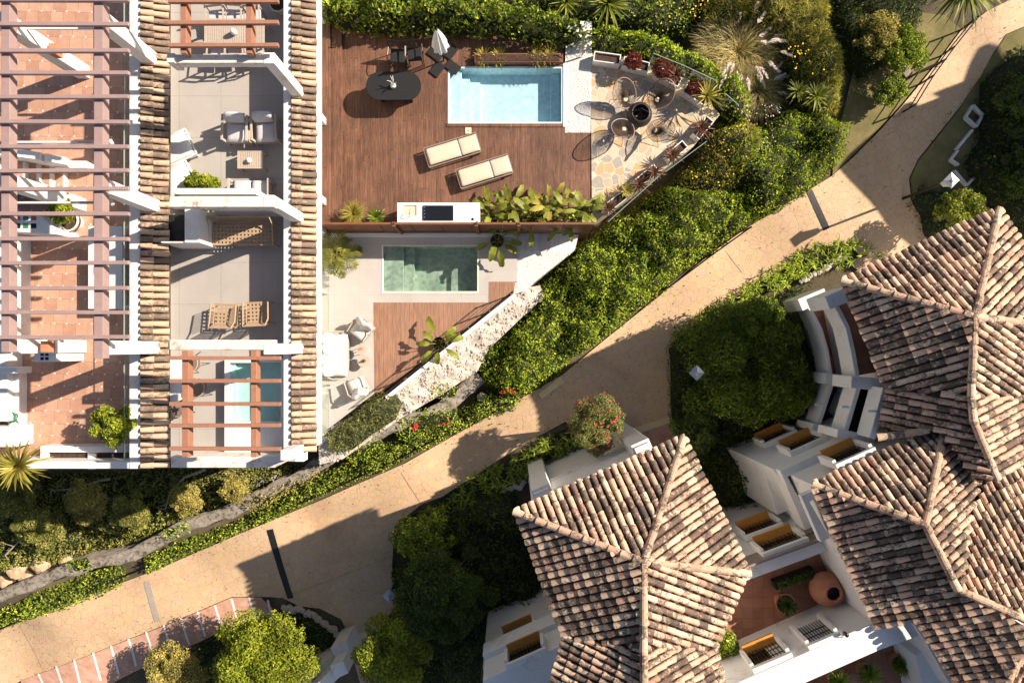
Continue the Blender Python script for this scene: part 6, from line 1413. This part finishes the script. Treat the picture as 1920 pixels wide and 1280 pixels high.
# --- pampas grass, palms, rosettes
tuft('pampas_grass', 'huge pampas grass clump with pale plumes right of the patio hedge', 'grass', G(1375,105,.3), 6500, 1.05, 'pampas', .011, 30, droop=2.2, R0=1.05, el=(.6,1.5), pl=(.9,1.6))
tuft('ornamental_grass', 'second smaller pampas tuft below the plumed one', 'grass', G(1412,175,.3), 2200, .8, 'pampas', .010, 7, R0=.6)
rosette('yucca', 'spiky green yucca rosette in the shrubs right of the patio, the right one', 'plant', G(1530,180,1.5), 60, .62, .05, 'leaf_palm', .7)
rosette('yucca', 'spiky green yucca rosette in the shrubs right of the patio, the left one', 'plant', G(1496,172,1.4), 50, .55, .05, 'leaf_palm', .7)
rosette('fan_palm', 'shaded fan palm behind the hedge, left one at the top edge', 'palm', G(1062,5,1.6), 70, .75, .05, 'leaf_palm', .5)
rosette('fan_palm', 'sunlit fan palm behind the hedge, right one at the top edge', 'palm', G(1140,8,1.9), 90, .95, .06, 'leaf_palm', .6)
rosette('fan_palm', 'large fan palm crown hanging over the top edge by the upper path', 'palm', G(1800,-22,3.4), 190, 1.5, .07, 'leaf_palm', .8, trunk=.2, seg=6)
rosette('yucca', 'bright yellow green yucca spilling over the trough corner at bottom left', 'plant', P(38,872,5.0), 90, .85, .06, 'leaf_yellow', .9)
tree('lemon_tree', 'small round lemon tree in the corner trough of the left terrace', 'tree', 207, 797, 5.6, .62, 'leaf_lime', 3600, .09, .55, 7, .8, zg=FZ)
t = thing('potted_plant', 'green plant in a blue and white pot beside the mosaic counter', 'plant', at(122,412,4.5,FZ)); pot_of(t, t.location, .30, .42, 'white_clean')
MB().lathe([(.322,.30),(.328,.36)], t.location, 24).build('blue_band', M['dark_glass'], t); p_, n_ = blob_points(np.array(P(116,396,4.9)), .36, 700, .8); leaf_cloud('foliage', p_, n_, .12, .4, 'leaf_lime', t, .6)
tree('shrub', 'round schefflera like bush beside the white loungers on the grey terrace', 'shrub', 377, 356, 4.9, .56, 'leaf_lime', 1500, .15, .4, 7, .7, zg=FZ)
t = thing('planter', 'round pale planter in the top corner of the grey terrace', 'planter', at(518,2,4.5,FZ)); pot_of(t, t.location, .24, .4, 'cream_fabric')
t = thing('potted_plant', 'feathery yellow green plant in a white pot by the deck fence, left', 'plant', at(664,402,.4,0)); pot_of(t, t.location, .26, .4, 'white_clean'); palm_c = t.location+Vector((0,0,.4))
sp = [(palm_c, random.uniform(0,6.283), random.uniform(.3,1.4), random.uniform(.35,.6), .016, random.uniform(.6,1.6), 5) for k in range(420)]; blades(sp, 'leaf_yellow', 'leaves', t)
t = thing('potted_plant', 'spiky green plant in a white pot beside the outdoor kitchen', 'plant', at(706,408,.4,0)); pot_of(t, t.location, .24, .4, 'white_clean'); rosette('', '', '', t.location+Vector((0,0,.42)), 46, .48, .05, 'leaf_hedge', .9, parent=t)
for i, (u, v, lb) in enumerate(((920,398,'leafy bird of paradise plant at the right end of the kitchen counter'),(958,385,'tall bird of paradise plant, second from the outdoor kitchen'),(998,402,'low yellowing bird of paradise plant, third from the outdoor kitchen'),(1032,386,'upright bird of paradise plant, fourth from the outdoor kitchen'),(1068,398,'bird of paradise plant by the fence end, fifth from the outdoor kitchen'),(1096,392,'last bird of paradise plant at the stone patio edge'))):
    banana('bird_of_paradise', lb, P(u, v, .3)*Vector((1,1,0)) if 0 else Vector((*P(u, v, .5).xy, 0)), 10, .62, .22, 'leaf_banana' if i % 2 == 0 else 'leaf_yellow' if i == 3 else 'leaf_banana', group='broad leafed plants along the fence', el=(.3,1.3), st=.42)
mass('groundcover', 'low leafy planting beneath the bird of paradise row', 'shrubs', [(905,395),(1110,392),(1116,417),(905,417)], .4, 'leaf_hedge', 300, .11, .5, .2, (2.,.6), zb=.0, seed=31)
for i, (u, lb) in enumerate(((905,'yellow green grassy palm between hedge and pool, left one'),(935,'yellow green grassy palm between hedge and pool, second one'),(1005,'yellow green grassy palm between hedge and pool, third one'),(1030,'yellow green grassy palm between hedge and pool, right one'))):
    rosette('areca_palm', lb, 'palm', Vector((*P(u,100,.4).xy, .1)), 70, .5, .035, 'leaf_yellow', 1.0, group='grassy palms above the pool')
t = thing('planter', 'long white edged trough of palms above the pool', 'planter', P(955,106,0)); m_ = MB(); bpx(m_, 890,1052,100,116,.001,.28); m_.build('box', M['fence_brown'], t); m_ = MB(); bpx(m_, 893,1049,102,114,.2805,.30); m_.build('soil', M['soil'], t)
palm('potted_palm', 'palm with yellow green fronds beside the tile coping in the lower garden', Vector((*P(622,474,.6).xy, -.5)), 13, 1.0, 'leaf_palmy', (.22,.35,'white_clean'), .3)
banana('potted_banana', 'potted banana plant casting shade beside the lower pool', Vector((*P(932,450,.1).xy, -.5)), 9, .62, .24, pot=(.22,.45,'black'), el=(.1,.9), st=.3)
banana('potted_banana', 'potted banana plant leaning over the small deck railing', Vector((*P(822,644,.1).xy, -.5)), 9, .60, .24, pot=(.22,.45,'black'), el=(.1,.9), st=.34)
# white planters
def trough(c, a, L, W, h, zb_, label, group='white planters around the stone patio', cat='planter'):
    t = thing('planter', label, cat, (c.x, c.y, zb_), group=group); m_ = MB(); th = .03
    def bb(x0, x1, y0, y1, z0, z1, mb):
        ca, sa = math.cos(a), math.sin(a); mb.prism([(c.x+x*ca-y*sa, c.y+x*sa+y*ca) for x, y in ((x0,y0),(x1,y0),(x1,y1),(x0,y1))], z0, z1)
    bb(-L/2,L/2,-W/2,-W/2+th,zb_,zb_+h,m_); bb(-L/2,L/2,W/2-th,W/2,zb_,zb_+h,m_); bb(-L/2,-L/2+th,-W/2+th,W/2-th,zb_,zb_+h,m_); bb(L/2-th,L/2,-W/2+th,W/2-th,zb_,zb_+h,m_); m_.build('box', M['white_clean'], t)
    m_ = MB(); bb(-L/2+th,L/2-th,-W/2+th,W/2-th,zb_,zb_+h-.08,m_); m_.build('soil', M['soil'], t); return t
tl = [((1138,110),-8,.92,'empty white planter nearest the hand rail'),((1192,122),-14,.90,'white planter holding one dark red maple'),((1252,145),-27,.92,'white planter with crimson foliage and a spiky dracaena'),((1303,178),-33,.85,'white planter under the yellow spiky rosette')]
for (u, v), a, L, lb in tl:
    p = P(u, v, .3); trough(p, R(a), L, .34, .40, -.03, lb)
for u, v, r, lb in ((1188,116,.30,'dark red leafed shrub in the second white planter'),(1242,130,.36,'crimson leafed shrub in the third white planter'),(1303,166,.28,'small red leafed shrub behind the yellow rosette')):
    p = P(u, v, .6); t = thing('red_shrub', lb, 'plant', (p.x, p.y, .3), group='red leafed shrubs in the planters'); q, nn_ = blob_points(np.array(p), r, 650, .7); leaf_cloud('foliage', q, nn_, .11, .35, 'leaf_red', t, .8)
rosette('dracaena', 'brown striped spiky dracaena in the third white planter', 'plant', P(1266,142,.6), 40, .48, .04, 'leaf_cordyline', .7)
rosette('dracaena', 'large yellow striped spiky rosette in the fourth white planter', 'plant', P(1326,180,.65), 46, .68, .045, 'leaf_yellow', .6)
dl = [(1316,238,.55,'dark red spiky cordyline at the tip of the stone patio'),(1262,290,.48,'dark red spiky cordyline beside the glass, second from the patio tip'),(1228,322,.42,'small bronze cordyline between the two glass panels'),(1200,345,.5,'bronze spiky cordyline in the glass corner of the patio'),(1176,356,.4,'pale striped cordyline near the lower end of the patio'),(1140,388,.42,'dark cordyline at the lowest point of the stone patio')]
for i, (u, v, L, lb) in enumerate(dl):
    rosette('cordyline', lb, 'plant', Vector((*P(u,v,.5).xy, .38)), 46, L, .035, 'leaf_yellow' if i in (4,) else 'leaf_cordyline', .7, group='cordylines along the glass balustrade')
for (u, v), a, L, lb in (((1318,240),50,.8,'pale planter at the patio tip under the dark cordyline'),((1268,284),40,.8,'white planter along the glass, second from the patio tip'),((1212,330),40,.9,'dark trimmed planter between bronze cordylines'),((1152,380),38,.9,'white planter at the lower end of the stone patio')):
    trough(P(u, v, .3), R(a), L, .32, .36, -.03, lb, 'planters along the glass balustrade')
# patio pots at the villas
t = thing('potted_plant', 'dark agave in a terracotta pot on the brick patio', 'plant', at(1478,1136,2.8,pz)); pot_of(t, t.location, .30, .42, 'terracotta'); rosette('', '', '', t.location+Vector((0,0,.52)), 34, .42, .09, 'leaf_dark', .6, parent=t)
t = thing('planter', 'dark wooden trough of small flowers along the patio parapet', 'planter', at(1490,1085,2.5,pz)); a = t.location; MB().rbox(a.xy, 1.3, .26, pz+.001, pz+.3, R(20)).build('box', M['black'], t)
p_ = np.column_stack([RNG.uniform(-.6,.6,260), RNG.uniform(-.12,.12,260), RNG.uniform(.3,.5,260)]); ca, sa = math.cos(R(20)), math.sin(R(20)); p_ = np.column_stack([a.x+p_[:,0]*ca-p_[:,1]*sa, a.y+p_[:,0]*sa+p_[:,1]*ca, pz+p_[:,2]]); leaf_cloud('foliage', p_, np.tile([0,0,1.],(260,1)), .1, .5, 'leaf_dark', t, .6)
for i, (u, v, lb) in enumerate(((1690,1245,'yellow green potted palm on the lower terrace by the roof edge'),(1628,1262,'clipped green plant in a square terracotta pot, lower terrace'),(1572,1275,'green plant at the bottom edge beside the white parapet'))):
    t = thing('potted_plant', lb, 'plant', at(u, v, 2.8, 2.4), group='pots on the lower villa terrace'); pot_of(t, t.location, .28, .36, 'terracotta'); c_ = t.location+Vector((0,0,.4))
    blades([(c_, random.uniform(0,6.283), random.uniform(.3,1.4), random.uniform(.3,.5), .018, 1., 4) for k in range(260)], 'leaf_palm' if i == 0 else 'leaf_hedge', 'leaves', t)
t = thing('planter', 'round dark ball planter by the ochre silled window', 'planter', at(1364,1252,3.0,pz)); pot_of(t, t.location, .22, .4, 'black')
# --- blossoms
for px, n, sz, m, h, lb in (([(760,785),(785,782),(782,805),(762,808)],160,.09,'red_flower',1.0,'crimson bougainvillea blossoms on the strip hedge, left cluster'),([(818,782),(842,780),(842,796),(820,796)],110,.09,'red_flower',1.0,'crimson bougainvillea blossoms near the pale stone, right cluster'),
    ([(655,852),(672,850),(668,866),(655,868)],30,.06,'red_flower',.95,'few crimson blossoms over the path rail, lowest cluster'),([(920,730),(965,725),(965,750),(925,752)],30,.05,'red_flower',1.2,'scattered red blossoms under the big green bank'),
    ([(1480,85),(1545,80),(1550,140),(1490,135)],40,.06,'yellow_flower',1.95,'yellow blossoms in the fine thicket, top right'),([(1290,290),(1400,220),(1440,260),(1380,350),(1300,350)],70,.06,'yellow_flower',1.95,'yellow blossoms on the shrub at the patio tip'),
    ([(1380,190),(1470,200),(1450,300),(1390,300)],70,.05,'pink_flower',1.9,'tiny pink blossoms on the shrubs right of the patio'),([(1220,0),(1330,0),(1310,40),(1230,30)],30,.06,'yellow_flower',1.5,'yellow blossoms in the shrubbery at the top edge'),
    ([(420,905),(520,890),(520,930),(430,935)],40,.05,'lilac_flower',.9,'lilac and pink blossoms on the bank below the houses')):
    dots('blossoms', lb, 'flowers', px, n, sz, m, h)
for i, (px, lb) in enumerate((([(120,1058),(150,1050),(160,1068),(130,1076)],'creeper tuft on the concrete wall at far left'),([(300,1000),(345,985),(350,1000),(310,1012)],'creeper tuft on the concrete wall, middle'),([(445,942),(540,900),(600,868),(610,880),(540,925),(470,960)],'dense creeper covering the concrete wall below the small turquoise pool'),([(740,790),(800,765),(850,760),(860,790),(800,815),(750,830)],'creeper spilling over the wall under the rocky bank'),([(640,850),(700,820),(720,835),(660,872)],'creeper over the wall beside the feathery bush'))):
    mass('creeper', lb, 'creeper', px, .5, 'leaf_bright' if i != 2 else 'leaf_olive', 480, .085, .5, .2, (3,.6), zb=-2.1 if i < 3 else -1.8, seed=41+i)
